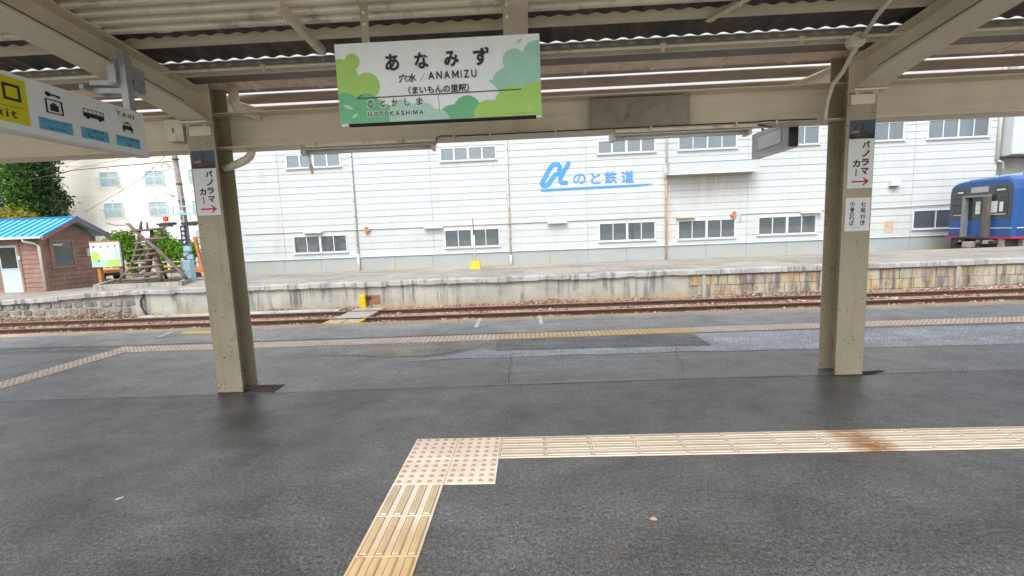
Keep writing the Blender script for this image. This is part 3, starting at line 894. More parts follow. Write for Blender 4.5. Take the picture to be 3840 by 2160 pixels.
# main beam between the columns
BZ0, BZ1 = 2.305, 2.620
edges = [-9.2, CX[0]-.006, CX[1]+.006, 9.2]
for a, b in ((-9.2, CX[0]-.006), (CX[0]+.006, CX[1]-.006), (CX[1]+.006, 9.2)):
    mb = MB()
    mb.box(a, b, 4.352, 4.608, BZ0, BZ0+.011)
    mb.box(a, b, 4.352, 4.608, BZ1-.011, BZ1)
    mb.box(a, b, 4.492, 4.501, BZ0+.0112, BZ1-.0112)
    be = mb.build("main_beam", M['canopy'], canopy)
    if a > -5 and b < 5:
        mb = MB(); mb.box(-.022, -.010, 4.36, 4.4915, BZ0+.012, BZ1-.012); mb.build("stiffener", M['canopy'], be)
        mb = MB(); mb.box(.625, 1.515, 4.40, 4.412, BZ0+.013, 2.592)
        mb.box(.625, 1.515, 4.394, 4.3995, 2.575, 2.5895); mb.build("cover_sheet", M['plate_old'], be)
        mb = MB()
        for k in range(5):
            xa = .63 + k*.176
            mb.box(xa, xa+.17, 4.3985, 4.3995, BZ0+.016, 2.574)
        mb.build("patch_strip", M['plate_old'], be)

# rafters on the columns: haunched, rising toward the middle of the platform, and outer arms
def topz(y): return 2.775 + .105*(4.23 - y)
RB = [(4.225, 2.504), (4.08, 2.540), (3.92, 2.575), (3.7, 2.612), (3.4, 2.655), (3.0, 2.705), (2.4, 2.775), (1.1, 2.905)]
for x in (CX[0]-5.79, CX[0], CX[1], CX[1]+5.79):
    mb = MB()
    web = RB + [(1.1, topz(1.1)-.013), (4.225, topz(4.225)-.013)]
    mb.prism(web, 'x', x-.005, x+.005)
    for i in range(len(RB)-1):
        (y0, z0), (y1, z1) = RB[i], RB[i+1]
        mb.hexa([(x-.12, y1, z1-.012), (x+.12, y1, z1-.012), (x+.12, y0, z0-.012), (x-.12, y0, z0-.012), (x-.12, y1, z1), (x+.12, y1, z1), (x+.12, y0, z0), (x-.12, y0, z0)])
    r = mb.build("rafter", M['canopy'], canopy)
    mb = MB()
    mb.hexa([(x-.10, 1.1, topz(1.1)-.012), (x+.10, 1.1, topz(1.1)-.012), (x+.10, 4.22, topz(4.22)-.012), (x-.10, 4.22, topz(4.22)-.012), (x-.10, 1.1, topz(1.1)), (x+.10, 1.1, topz(1.1)), (x+.10, 4.22, topz(4.22)), (x-.10, 4.22, topz(4.22))])
    mb.build("top_flange", M['canopy'], r)
    # welded seam where the haunch was added
    mb = MB()
    for sx in (-1, 1):
        pts = [(x+sx*.006, 4.06, 2.655), (x+sx*.006, 3.6, 2.715), (x+sx*.006, 3.2, 2.76), (x+sx*.006, 2.6, 2.83)]
        mb.tube(pts, .0035, 5)
    mb.build("weld_seam", M['rust_rail'], r)
    # end plate on the column
    MB().box(x-.122, x+.122, 4.2205, 4.2285, 2.503, 2.83).build("end_plate", M['canopy'], r)
    # outer arm
    mb = MB()
    P = [(4.485, 2.40), (6.0, 2.77), (6.0, 2.90), (4.485, 2.79)]
    mb.prism(P, 'x', x-.005, x+.005)
    for (y0, z0), (y1, z1) in (((4.485, 2.40), (6.0, 2.77)),):
        mb.hexa([(x-.1, y0, z0-.012), (x+.1, y0, z0-.012), (x+.1, y1, z1-.012), (x-.1, y1, z1-.012), (x-.1, y0, z0), (x+.1, y0, z0), (x+.1, y1, z1), (x-.1, y1, z1)])
    mb.hexa([(x-.1, 4.485, 2.79), (x+.1, 4.485, 2.79), (x+.1, 6.0, 2.89), (x-.1, 6.0, 2.89), (x-.1, 4.485, 2.80), (x+.1, 4.485, 2.80), (x+.1, 6.0, 2.90), (x-.1, 6.0, 2.90)])
    mb.build("outer_arm", M['canopy'], canopy)
# slimmer rafter at mid bay
for xm in (-.005,):
    mb = MB()
    B = [(4.36, 2.622), (4.0, 2.68), (3.2, 2.78), (1.1, 3.01)]
    mb.prism([(y, z+.01) for y, z in B] + [(1.1, topz(1.1)), (4.36, topz(4.36))], 'x', xm-.004, xm+.004)
    for i in range(3):
        (y0, z0), (y1, z1) = B[i], B[i+1]
        mb.hexa([(xm-.068, y1, z1), (xm+.068, y1, z1), (xm+.068, y0, z0), (xm-.068, y0, z0), (xm-.068, y1, z1+.009), (xm+.068, y1, z1+.009), (xm+.068, y0, z0+.009), (xm-.068, y0, z0+.009)])
    mb.build("rafter", M['canopy'], canopy)

RX = 9.2
def purlin(y, z0, h, d, m='canopy', lip=True):
    mb = MB()
    mb.box(-RX, RX, y, y+.006, z0, z0+h)
    mb.box(-RX, RX, y+.0062, y+d, z0, z0+.006)
    mb.box(-RX, RX, y+.0062, y+d, z0+h-.006, z0+h)
    return mb.build("purlin", M[m], canopy)
purlin(3.47, 2.866, .060, .05)
purlin(2.25, 2.988, .05, .05)
purlin(1.15, 3.105, .05, .05)
# corrugated roof over the inner half
def corrugated(y0, z0, y1, z1, pitch, amp, x0, x1, overlap):
    xs = np.arange(x0, x1, pitch/8)
    mb = MB(); n = len(xs)
    vs = []
    for (y, z) in ((y0, z0), (y1, z1)):
        for x in xs: vs.append((x, y, z + amp*math.sin(2*math.pi*x/pitch)))
    mb.add(vs, [(i, i+1, n+i+1, n+i) for i in range(n-1)])
    return mb.build("roof_sheet", M['roof'], canopy, smooth=True)
zc = lambda y: 2.8815 + .105*(3.83 - y)
for k in range(8):
    x0 = -RX + k*2.304
    corrugated(3.83, zc(3.83) + .0015*(k % 2), 1.0, zc(1.0) + .0015*(k % 2), .128, .0075, x0, x0+2.33, 0)

# ribs of the bundled conduits under the roof
cond = empty("conduit_bundle", (0, 3.1, 2.98), "row of thick beige conduits running side by side under the canopy roof", "conduit")
for k in range(8):
    y = 3.27 - .098*k
    z = 2.905 + .105*(3.27-y)
    o = MB().tube([(-RX, y-3.1, z-2.98), (RX, y-3.1, z-2.98)], .036, 10).build("conduit", M['pipe'], cond, smooth=True)
    x = -7.9 + .47*((k*5) % 7)
    while x < RX:
        MB().tube([(x-.05, y-3.1, z-2.98), (x-.047, y-3.1, z-2.98), (x+.047, y-3.1, z-2.98), (x+.05, y-3.1, z-2.98)], [.0375, .040, .040, .0375], 10).build("coupling", M['pipe'], o, smooth=True)
        x += 2.75
for x in (-4.4, -1.46, 1.43, 4.6):
    MB().box(x-.02, x+.02, -.36, .44, .055, .075).build("hanger_strap", M['galv'], cond)

# valley gutter, conduit pipe and the soffit beyond
mb = MB()
mb.box(-RX, RX, 3.85, 3.858, 2.825, 2.878)
mb.box(-RX, RX, 3.8585, 4.175, 2.825, 2.832)
mb.box(-RX, RX, 4.1755, 4.183, 2.825, 2.876)
mb.box(-RX, RX, 3.838, 3.8495, 2.870, 2.878)
mb.build("valley_gutter", simple('gutter_paint', (0.24, 0.22, 0.185), 0.6, 0.2, 2.0), canopy)
pipe = empty("conduit_pipe", (0, 3.82, 2.803), "thin beige conduit clipped along the underside of the valley gutter", "pipe")
MB().tube([(-RX, 0, 0), (RX, 0, 0)], .013, 8).build("pipe_run", M['pipe'], pipe, smooth=True)
for k in range(17):
    x = -8.3 + 1.045*k
    mb = MB(); mb.box(x-.022, x+.022, -.018, .028, -.020, .017); mb.box(x-.010, x+.010, -.012, .004, -.042, -.0205); mb.build("clip", M['canopy'], pipe)
MB().box(-RX, RX, 3.92, 3.95, 2.800, 2.8245).build("angle_rail", M['canopy'], canopy)
for k in range(30):
    x0 = -RX + .612*k
    j = random.uniform(-.004, .003)
    MB().hexa([(x0+.006, 4.188, 2.875+j), (x0+.600, 4.188, 2.875+j), (x0+.600, 4.485, 2.857+j), (x0+.006, 4.485, 2.857+j),
               (x0+.006, 4.188, 2.885+j), (x0+.600, 4.188, 2.885+j), (x0+.600, 4.485, 2.867+j), (x0+.006, 4.485, 2.867+j)]).build("soffit_panel", M['soffit'], canopy)
    MB().hexa([(x0-.016, 4.192, 2.862), (x0+.016, 4.192, 2.862), (x0+.016, 4.48, 2.844), (x0-.016, 4.48, 2.844),
               (x0-.016, 4.192, 2.874), (x0+.016, 4.192, 2.874), (x0+.016, 4.48, 2.856), (x0-.016, 4.48, 2.856)]).build("soffit_batten", M['canopy'], canopy)
mb = MB(); mb.box(-RX, RX, 4.492, 4.502, 2.827, 2.867); mb.box(-RX, RX, 4.5025, 4.56, 2.860, 2.867); mb.build("purlin", M['plate_old'], canopy)
# outer roof boards with light gaps between them
zo = lambda y: 2.914 + .1*(y-4.85)
for y0, y1 in ((4.85, 5.36), (5.52, 5.80), (5.81, 6.1)):
    for k in range(5):
        x0 = -RX + 3.68*k
        MB().hexa([(x0, y0, zo(y0)), (x0+3.674, y0, zo(y0)), (x0+3.674, y1, zo(y1)), (x0, y1, zo(y1)),
                   (x0, y0, zo(y0)+.007), (x0+3.674, y0, zo(y0)+.007), (x0+3.674, y1, zo(y1)+.007), (x0, y1, zo(y1)+.007)]).build("roof_board", M['board'], canopy)
mb = MB(); mb.box(-RX, RX, 6.103, 6.13, 2.98, 3.10); mb.build("fascia", M['canopy'], canopy)

# braces under the roof
def perforated_brace(a, b, n):
    mb = MB(); a = Vector(a); b = Vector(b)
    mb.bar(a, b, .045, .006)
    d = (b-a).normalized()
    o = mb.build("brace", M['canopy'], canopy)
    mb = MB(); s = d.cross(Vector((0, 0, 1))).normalized()*.0245
    mb.bar(a+s+Vector((0,0,.024)), b+s+Vector((0,0,.024)), .006, .05)
    for k in range(n):
        p = a.lerp(b, (k+.5)/n) + Vector((0, 0, -.004))
        mb.tube([p, p-Vector((0, 0, .012))], .010, 6)
    mb.build("brace_angle", M['canopy'], o)
perforated_brace((-1.46, 2.95, 2.84), (-1.50, 3.70, 2.83), 9)
perforated_brace((1.62, 2.95, 2.86), (1.33, 3.52, 2.845), 6)
# thin black cable draped along the purlin
cab = MB()
pts = []
for k in range(60):
    x = -6.0 + .2*k
    pts.append((x, 3.455, 2.938 + .006*math.sin(x*1.9) + .004*math.sin(x*5.1)))
tag(cab.tube(pts, .006, 5).build("power_cable", M['dark'], None, smooth=True), "thin black cable draped along the beige roof purlin", "cable")
# ================================================================== hanging station sign
def face_y(Y, dy=0.0):
    return lambda a, b: (a, Y - dy, b)
SX0, SX1, SZ0, SZ1, SY = -1.1385, .1255, 2.146, 2.622, 3.0
sign = empty("station_name_sign", (0, 0, 0), "green and white station name sign hanging in the middle under the canopy", "station sign")
box = MB(); box.bbox(SX0, SX1, SY+.001, SY+.052, SZ0, SZ1, .002)
box.build("sign_box", M['white_enamel'], sign)
face = MB(); face.quad(*[face_y(SY, .0005)(a, b) for a, b in ((SX0, SZ0), (SX1, SZ0), (SX1, SZ1), (SX0, SZ1))])
fo = face.build("sign_face", M['signwhite'], sign)
def sp(mb, pts, layer, mi=0):
    p = clip(pts, SX0+.001, SX1-.001, SZ0+.001, SZ1-.001)
    if len(p) > 2: mb.poly([(a, SY-.0012-.0003*layer, b) for a, b in p], mi)
art = MB()
mats = [M['green_light'], M['green_teal'], M['green_mid'], M['green_pale'], M['green_white']]
# left side: lime behind, mid green hills in front
sp(art, disc_pts(-1.035, 2.515, .048, .048), 1, 0)
sp(art, disc_pts(-1.11, 2.38, .115, .155), 2, 0)
sp(art, disc_pts(-.952, 2.367, .080, .080), 3, 0)
sp(art, disc_pts(-1.10, 2.20, .105, .135), 4, 2)
sp(art, disc_pts(-.965, 2.20, .105, .125), 5, 2)
sp(art, disc_pts(-.86, 2.135, .12, .12), 6, 2)
sp(art, disc_pts(-.745, 2.185, .085, .092), 7, 3)
sp(art, disc_pts(-.625, 2.165, .10, .090), 8, 3)
sp(art, disc_pts(-.53, 2.140, .085, .070), 9, 3)
# right side
sp(art, disc_pts(.105, 2.50, .085, .085), 1, 1)
sp(art, disc_pts(-.035, 2.475, .070, .068), 2, 1)
sp(art, disc_pts(-.03, 2.36, .140, .085), 3, 1)
sp(art, disc_pts(.07, 2.42, .10, .12), 4, 1)
sp(art, disc_pts(-.42, 2.155, .095, .078), 1, 2)
sp(art, disc_pts(-.335, 2.20, .085, .082), 2, 2)
sp(art, disc_pts(-.20, 2.165, .095, .085), 5, 0)
sp(art, disc_pts(-.055, 2.215, .11, .11), 6, 0)
sp(art, disc_pts(.085, 2.22, .12, .12), 7, 0)
def leaf(cx, cz, L, w, ang, layer, mi):
    pts = []
    for k in range(9):
        t_ = k/8; pts.append((t_*L-L/2, w*math.sin(math.pi*t_)*(1-.3*t_)))
    for k in range(8, -1, -1):
        t_ = k/8; pts.append((t_*L-L/2, -w*math.sin(math.pi*t_)*(1-.3*t_)))
    c, s = math.cos(ang), math.sin(ang)
    sp(art, [(cx+a*c-b*s, cz+a*s+b*c) for a, b in pts[:-1]], layer, mi)
leaf(.001, 2.583, .042, .009, .75, 10, 1); leaf(-.165, 2.352, .066, .013, -.42, 10, 1)
leaf(-1.078, 2.245, .068, .012, -.42, 11, 4); leaf(-1.04, 2.192, .05, .009, .65, 11, 4)
art.build("print_colours", mats, fo)
ink = MB()
P = lambda a, b: (a, SY-.0062, b)
for s_, a0, a1, b0, b1 in (("あ", -.829, -.742, 2.449, 2.547), ("な", -.648, -.557, 2.452, 2.548), ("み", -.463, -.372, 2.454, 2.548), ("ず", -.284, -.184, 2.452, 2.560)):
    text_on(ink, s_, P, a0, a1, b0, b1, .036)
text_on(ink, "穴水", P, -.750, -.640, 2.376, 2.426, .022)
text_on(ink, "／", P, -.620, -.588, 2.379, 2.428, .004)
xa = -.567
for ch, wd in zip("ANAMIZU", (.038, .034, .038, .040, .006, .033, .033)):
    text_on(ink, ch, P, xa, xa+wd, 2.386, 2.432, .022); xa += wd + .013
text_on(ink, "（まいもんの里駅）", P, -.695, -.318, 2.303, 2.352, .022)
ink.quad(P(-1.02, 2.2915), P(.005, 2.2995), P(.005, 2.3050), P(-1.02, 2.2970))
ink.quad(P(-1.02, 2.2965), P(-1.016, 2.2945), P(-.988, 2.3145), P(-.991, 2.3165))
ink.quad(P(-.5105, 2.197), P(-.5085, 2.197), P(-.5085, 2.296), P(-.5105, 2.296))
halo = MB(); H_ = lambda a, b: (a, SY-.0054, b)
for s_, xc, w_ in zip("のとかしま", (-.938, -.862, -.786, -.708, -.630), (.041, .034, .040, .034, .040)):
    text_on(halo, s_, H_, xc-w_/2-.004, xc+w_/2+.004, 2.231, 2.287, .075)
    text_on(ink, s_, P, xc-w_/2, xc+w_/2, 2.236, 2.282, .026)
xa = -.957
for ch, wd in zip("NOTOKASHIMA", (.025, .028, .023, .028, .025, .027, .022, .025, .004, .029, .027)):
    text_on(halo, ch, H_, xa-.003, xa+wd+.003, 2.177, 2.215, .09)
    text_on(ink, ch, P, xa, xa+wd, 2.180, 2.211, .03); xa += wd + .0085
ink.quad(P(-.134, 2.1605), P(.114, 2.1615), P(.114, 2.1622), P(-.134, 2.1612))
halo.build("lettering_halo", M['signwhite'], fo)
ink.build("lettering", M['ink'], fo)
mb = MB(); mb.box(SX0+.05, SX1-.035, SY+.006, SY+.046, SZ0-.012, SZ0-.001)
mb.build("bottom_slot", M['hole'], sign)
for xa, xb in ((SX0+.004, SX0+.049), (SX1-.034, SX1)): MB().box(xa, xb, SY+.002, SY+.05, SZ0-.014, SZ0-.0005).build("corner_cap", M['white_enamel'], sign)
for x in (-.944, -.068):
    mb = MB(); mb.box(x-.025, x+.025, SY+.010, SY+.015, SZ1, 2.86); mb.box(x-.025, x-.019, SY+.0152, SY+.045, SZ1, 2.86)
    o = mb.build("hanger", M['column'], sign)
    mb = MB()
    for z in (2.73, 2.80): mb.tube([(x, SY+.0100, z), (x, SY+.004, z)], .010, 8)
    mb.build("bolt", M['canopy'], o)

# ================================================================== direction sign across the platform (exit, lockers, bus, taxi)
EX = -2.68
guide = empty("direction_sign", (0, 0, 0), "white hanging direction sign with a yellow exit panel and pictograms", "direction sign")
mb = MB(); mb.bbox(EX-.07, EX-.001, 1.50, 3.348, 2.068, 2.368, .003); mb.build("sign_box", M['white_enamel'], guide)
mb = MB(); mb.quad((EX, 1.505, 2.072), (EX, 3.345, 2.072), (EX, 3.345, 2.366), (EX, 1.505, 2.366))
gf = mb.build("sign_face", M['signwhite'], guide)
mb = MB(); mb.box(EX-.072, EX+.004, 1.50, 3.35, 2.060, 2.0675); mb.build("bottom_rail", M['white_enamel'], guide)
Q = lambda a, b: (EX+.0030, a, b)
Q1 = lambda a, b: (EX+.0015, a, b)
def rect(mb, put, a0, a1, b0, b1, mi=0): mb.quad(put(a0, b0), put(a1, b0), put(a1, b1), put(a0, b1), mi)
y_ = MB(); rect(y_, Q1, 2.10, 2.556, 2.108, 2.344); y_.build("exit_panel", M['yellow_ink'], gf)
for a0, a1 in ((2.603, 2.798), (2.850, 3.041), (3.095, 3.287)):
    b_ = MB(); rect(b_, Q1, a0, a1, 2.107, 2.174); b_.build("label_panel", M['blue_ink'], gf)
k_ = MB()
# exit
def frame(mb, put, a0, a1, b0, b1, w, h): 
    rect(mb, put, a0, a1, b0, b0+h); rect(mb, put, a0, a1, b1-h, b1); rect(mb, put, a0, a0+w, b0+h, b1-h); rect(mb, put, a1-w, a1, b0+h, b1-h)
frame(k_, Q, 2.437, 2.524, 2.223, 2.309, .013, .014)
text_on(k_, "出", Q, 2.32, 2.415, 2.222, 2.314, .03)
rect(k_, Q, 2.13, 2.531, 2.1905, 2.1925)
for ch, a0, a1, b0, b1 in (("E", 2.345, 2.378, 2.133, 2.174), ("x", 2.394, 2.425, 2.133, 2.163), ("i", 2.438, 2.448, 2.133, 2.174), ("t", 2.462, 2.489, 2.133, 2.172)): text_on(k_, ch, Q, a0, a1, b0, b1, .02)
k_.build("exit_lettering", M['ink'], gf); k_ = MB()
frame(k_, Q, 2.653, 2.753, 2.2075, 2.2865, .010, .006)
rect(k_, Q, 2.678, 2.728, 2.222, 2.258); frame(k_, Q, 2.690, 2.716, 2.259, 2.268, .004, .004)
k_.poly([Q(a, b) for a, b in disc_pts(2.675, 2.312, .017, .013, 14)])
rect(k_, Q, 2.690, 2.745, 2.308, 2.317); rect(k_, Q, 2.725, 2.732, 2.300, 2.3078); rect(k_, Q, 2.738, 2.745, 2.300, 2.3078)
k_.build("locker_pictogram", M['ink'], gf); k_ = MB()
k_.poly([Q(a, b) for a, b in ((2.880, 2.240), (3.022, 2.240), (3.022, 2.262), (2.880, 2.262))])
frame(k_, Q, 2.880, 3.022, 2.2622, 2.290, .005, .004)
for a in (2.912, 2.940, 2.968, 2.996): rect(k_, Q, a, a+.004, 2.266, 2.286)
for a in (2.908, 2.992): k_.poly([Q(p, q) for p, q in disc_pts(a, 2.238, .011, .010, 12)])
k_.build("bus_pictogram", M['ink'], gf); k_ = MB()
xa = 3.122
for ch, wd in zip("TAXI", (.034, .038, .036, .008)): text_on(k_, ch, Q, xa, xa+wd, 2.304, 2.332, .012); xa += wd + .0075
k_.poly([Q(a, b) for a, b in ((3.156, 2.222), (3.240, 2.222), (3.240, 2.236), (3.232, 2.246), (3.164, 2.246), (3.156, 2.236))])
for a in (3.160, 3.224): rect(k_, Q, a, a+.013, 2.207, 2.2215)
frame(k_, Q, 3.170, 3.226, 2.2465, 2.266, .005, .004); rect(k_, Q, 3.186, 3.210, 2.267, 2.274)
k_.build("taxi_pictogram", M['ink'], gf); k_ = MB()
text_on(k_, "コインロッカー", Q, 2.622, 2.782, 2.150, 2.167, .004); rect(k_, Q, 2.618, 2.785, 2.1405, 2.1415); text_on(k_, "Coin Lockers", Q, 2.645, 2.762, 2.118, 2.134, .006)
text_on(k_, "バス乗り場", Q, 2.888, 3.004, 2.149, 2.168, .004); rect(k_, Q, 2.862, 3.029, 2.1405, 2.1415); text_on(k_, "Bus Stop", Q, 2.890, 3.000, 2.117, 2.134, .006)
text_on(k_, "タクシー乗り場", Q, 3.110, 3.272, 2.150, 2.167, .004); rect(k_, Q, 3.108, 3.274, 2.1405, 2.1415); text_on(k_, "Taxi", Q, 3.170, 3.212, 2.118, 2.134, .006)
rect(k_, Q, 3.095, 3.330, 2.0885, 2.0892)
k_.build("label_lettering", M['ink'], gf)
mb = MB(); mb.box(EX-.058, EX-.010, 3.256, 3.304, 2.3685, 2.76); mb.build("hanger", M['galv'], guide)
mb = MB(); mb.box(EX-.058, EX-.010, 1.70, 1.748, 2.3685, 2.88); mb.build("hanger", M['galv'], guide)
mb = MB(); mb.box(EX-.115, EX-.0595, 3.23, 3.48, 2.545, 2.70); mb.box(EX-.10, EX-.03, 3.305, 3.345, 2.64, 2.74); br = mb.build("mounting_bracket", M['galv'], guide)
mb = MB()
for z in (2.615, 2.668): mb.bar((EX-.32, 3.32, z-.09), (EX-.03, 3.36, z-.09), .03, .03)
mb.bar((EX-.32, 3.24, 2.535), (EX-.32, 3.44, 2.535), .03, .03); mb.bar((EX-.05, 3.45, 2.54), (EX-.32, 3.45, 2.54), .03, .03)
mb.build("cross_arm", M['galv'], guide)

# ================================================================== notices on the columns
def panorama_notice(x0, x1, ypl, label):
    """notice with a dusk photo of a train, vertical lettering and a red arrow; x0..x1 across, top at 2.266"""
    n = empty("column_notice", ((x0+x1)/2, ypl, 1.69), label, "notice", "panorama car notices on the columns")
    W_ = (x1-x0)/2
    mb = MB(); mb.box(-W_, W_, -.004, -.0006, 0, .577); pl = mb.build("board", M['paperwhite'], n)
    R = lambda d: (lambda a, b: (a, -.0045-d, b))
    zp = .418
    mb = MB()
    A = R(.0)
    mb.quad(A(-W_, zp), A(W_, zp), A(W_, .576), A(-W_, .576), 0)
    B = R(.0006)
    mb.poly([B(-W_, zp), B(W_, zp), B(W_, zp+.05), B(W_*.2, zp+.035), B(-W_, zp+.045)], 1)
    C_ = R(.0012)
    mb.poly([C_(-.075, zp+.02), C_(-.02, zp+.01), (.1*1, -.0057, zp+.035), C_(.1, zp+.062), C_(.05, zp+.10), C_(.0, zp+.128), C_(-.035, zp+.128), C_(-.062, zp+.105), C_(-.085, zp+.06)], 2)
    D_ = R(.0018)
    mb.poly([D_(-.055, zp+.075), D_(-.012, zp+.075), D_(-.004, zp+.118), D_(-.03, zp+.122), D_(-.05, zp+.105)], 3)
    mb.poly([D_(.01, zp+.078), D_(.092, zp+.052), D_(.06, zp+.088), D_(.012, zp+.112)], 3)
    mb.poly([D_(-.088, zp+.046), D_(-.022, zp+.048), D_(-.020, zp+.072), D_(-.078, zp+.070)], 4)
    mb.poly([D_(-.040, zp+.022), D_(-.018, zp+.022), D_(-.018, zp+.034), D_(-.040, zp+.034)], 3)
    mb.build("photo", [M['poster_sky'], M['poster_low'], M['poster_train'], M['poster_glass'], M['poster_glow']], pl)
    k = MB()
    for ch, z1 in zip("パノラマ", (.396, .322, .248, .172)):
        text_on(k, ch, B, .006, .072, z1-.058, z1, .045)
    text_on(k, "カ", B, -.068, -.004, .180, .242, .045)
    k.quad(B(-.040, .105), B(-.031, .105), B(-.031, .164), B(-.040, .164))
    k.build("lettering", M['ink'], pl)
    r = MB()
    r.quad(B(-.072, .049), B(.055, .049), B(.055, .063), B(-.072, .063))
    r.poly([B(.022, .086), B(.030, .092), B(.080, .057), B(.030, .020), B(.022, .026), B(.052, .056)])
    r.build("arrow", M['red_ink'], pl)
    return n
panorama_notice(-2.990, -2.775, 4.229, "train photo notice with a red arrow on the left column")
panorama_notice(2.815, 3.028, 4.229, "train photo notice with a red arrow above a plain notice on the right column")
n = empty("platform_notice", (2.918, 4.229, 1.318), "pale notice in vertical black lettering below the photo notice on the right column", "notice")
mb = MB(); mb.box(-.106, .106, -.003, -.0006, 0, .290); pl = mb.build("board", M['paperwhite'], n)
B = lambda a, b: (a, -.0040, b)
k = MB()
for ch, z1 in zip("七尾行き", (.252, .200, .146, .094)): text_on(k, ch, B, .022, .068, z1-.044, z1, .03)
for ch, z1 in zip("①番のりば", (.254, .208, .166, .128, .090)): text_on(k, ch, B, -.068, -.028, z1-.038, z1, .028)
k.quad(B(-.04, .029), B(.026, .031), B(.026, .034), B(-.04, .032))
k.build("lettering", M['ink'], pl)

# ================================================================== strip lights under the beam
def strip_light(x0, x1, label):
    o = empty("strip_light", ((x0+x1)/2, 4.42, 2.305), label, "strip light", "strip lights under the main beam")
    L = (x1-x0)/2
    mb = MB(); mb.box(-L+.03, L+.05, -.055, .03, -.028, -.001); mb.build("housing", M['pipe'], o)
    mb = MB()
    mb.prism([(-.075, -.045), (-.03, -.0285), (.045, -.0285), (.09, -.045), (.09, -.051), (-.075, -.051)], 'x', -L, L)
    mb.build("reflector", M['white_enamel'], o)
    mb = MB(); mb.tube([(-L+.03, .005, -.068), (L-.03, .005, -.068)], .016, 8); mb.build("lamp_tube", M['white_enamel'], o, smooth=True)
    mb = MB()
    for s in (-1, 1): mb.box(s*(L-.014)-.012, s*(L-.014)+.012, -.062, .07, -.092, -.0515)
    mb.build("lamp_holder", M['white_enamel'], o)
    mb = MB(); mb.box(-L-.006, -L-.001, -.08, .092, -.094, -.02); mb.build("end_cap", M['white_enamel'], o)
strip_light(-2.035, -.815, "beige strip light under the beam below the station name sign")
strip_light(.812, 2.052, "beige strip light under the beam beside the grey display box")
t_ = MB(); t_.tube([(-.815, 4.38, 2.26), (-.79, 4.36, 2.25), (-.775, 4.335, 2.30), (-.74, 4.335, 2.318), (-.6, 4.335, 2.311), (.6, 4.335, 2.312), (2.08, 4.335, 2.312), (2.16, 4.335, 2.318), (2.6, 4.335, 2.312)], .0055, 6)
cc = t_.build("lamp_cable", M['dark'], None, smooth=True); tag(cc, "thin dark cable running along the lower edge of the main beam", "cable")
t_ = MB()
for x in (-.62, -.29, .3, 1.15, 1.9, 2.25, 2.66, -1.1, -1.9): t_.box(x-.008, x+.008, 4.326, 4.351, 2.283, 2.316)
t_.build("cable_clip", M['canopy'], cc)

# torn tape hanging from the left light
t_ = MB(); t_.hexa([(-2.005, 4.45, 2.045), (-1.985, 4.45, 2.05), (-1.985, 4.458, 2.055), (-2.005, 4.458, 2.05), (-2.02, 4.43, 2.125), (-1.985, 4.44, 2.13), (-1.985, 4.448, 2.135), (-2.02, 4.438, 2.13)])
t_.hexa([(-2.005, 4.43, 2.13), (-1.992, 4.43, 2.13), (-1.992, 4.436, 2.13), (-2.005, 4.436, 2.13), (-2.01, 4.42, 2.212), (-1.996, 4.42, 2.212), (-1.996, 4.426, 2.212), (-2.01, 4.426, 2.212)])
tag(t_.build("hanging_tape", M['pipe']), "torn beige scrap hanging from the end of the left strip light", "tape")

# grey display box hung across the platform
d = empty("display_box", (2.575, 4.64, 2.13), "grey display box seen from the side, hung beyond the beam by the right column", "display")
mb = MB(); mb.bbox(-.045, .045, .012, .73, 0, .255, .004); mb.build("case", M['grey_case'], d)
mb = MB(); mb.box(-.043, .043, 0, .0115, .002, .253); mb.build("end_panel", M['screen'], d)
mb = MB(); mb.box(-.0485, -.0455, .13, .595, .063, .200); o = mb.build("side_label", M['grey_panel'], d)
mb = MB(); e = lambda a, b: (-.0492, a, b)
frame(mb, e, .125, .60, .058, .205, .005, .004); mb.build("label_edge", M['ink'], o)
mb = MB(); mb.box(-.046, .046, .0, .73, -.006, -.0005); mb.build("bottom_trim", M['white_enamel'], d)
mb = MB()
for y in (.16, .6): mb.tube([(0, y, .2555), (0, y, .62)], .012, 8)
mb.build("hanger", M['dark'], d)
mb = MB(); mb.tube([(-.49, -.26, .165), (-.4, -.2, .17), (-.25, -.08, .175), (-.10, .0, .20), (-.02, .05, .29), (-.0, .16, .34)], .006, 6); mb.build("cable", M['dark'], d, smooth=True)

# junction box and conduits at the right column, switch box at the left
j = empty("junction_box", (2.56, 3.82, 2.80), "round beige junction box at the end of the gutter conduit near the right column", "junction box")
mb = MB(); mb.tube([(0, -.03, -.03), (0, .035, -.03)], .058, 14); mb.build("box", M['pipe'], j, smooth=False)
mb = MB(); mb.tube([(.03, -.03, -.02), (-.06, -.30, .03), (-.16, -.70, .09)], .016, 8); mb.build("conduit_up", M['pipe'], j, smooth=True)
mb = MB(); mb.tube([(.02, .0, -.06), (.04, .1, -.10), (.075, .25, -.18), (.08, .38, -.24), (.09, .46, -.36), (.09, .48, -.50)], .017, 8); mb.build("conduit_down", M['pipe'], j, smooth=True)
sw = empty("switch_box", (-3.225, 4.44, 2.39), "small beige switch box on the beam beside the left column", "switch box")
mb = MB(); mb.bbox(-.085, .085, -.07, .045, 0, .195, .006); b0 = mb.build("case", M['pipe'], sw)
mb = MB(); mb.box(-.012, -.002, -.0735, -.0705, .075, .12); mb.build("keyhole", M['dark'], b0)
mb = MB(); mb.tube([(.10, -.02, .14), (.13, -.06, .08), (.135, -.08, -.02), (.14, -.085, -.10), (.15, -.09, -.16), (.17, -.11, -.25), (.205, -.13, -.33)], .011, 7); mb.tube([(.165, -.10, .26), (.168, -.12, .1), (.168, -.12, -.02)], .013, 7); mb.build("conduit", M['pipe'], sw, smooth=True)
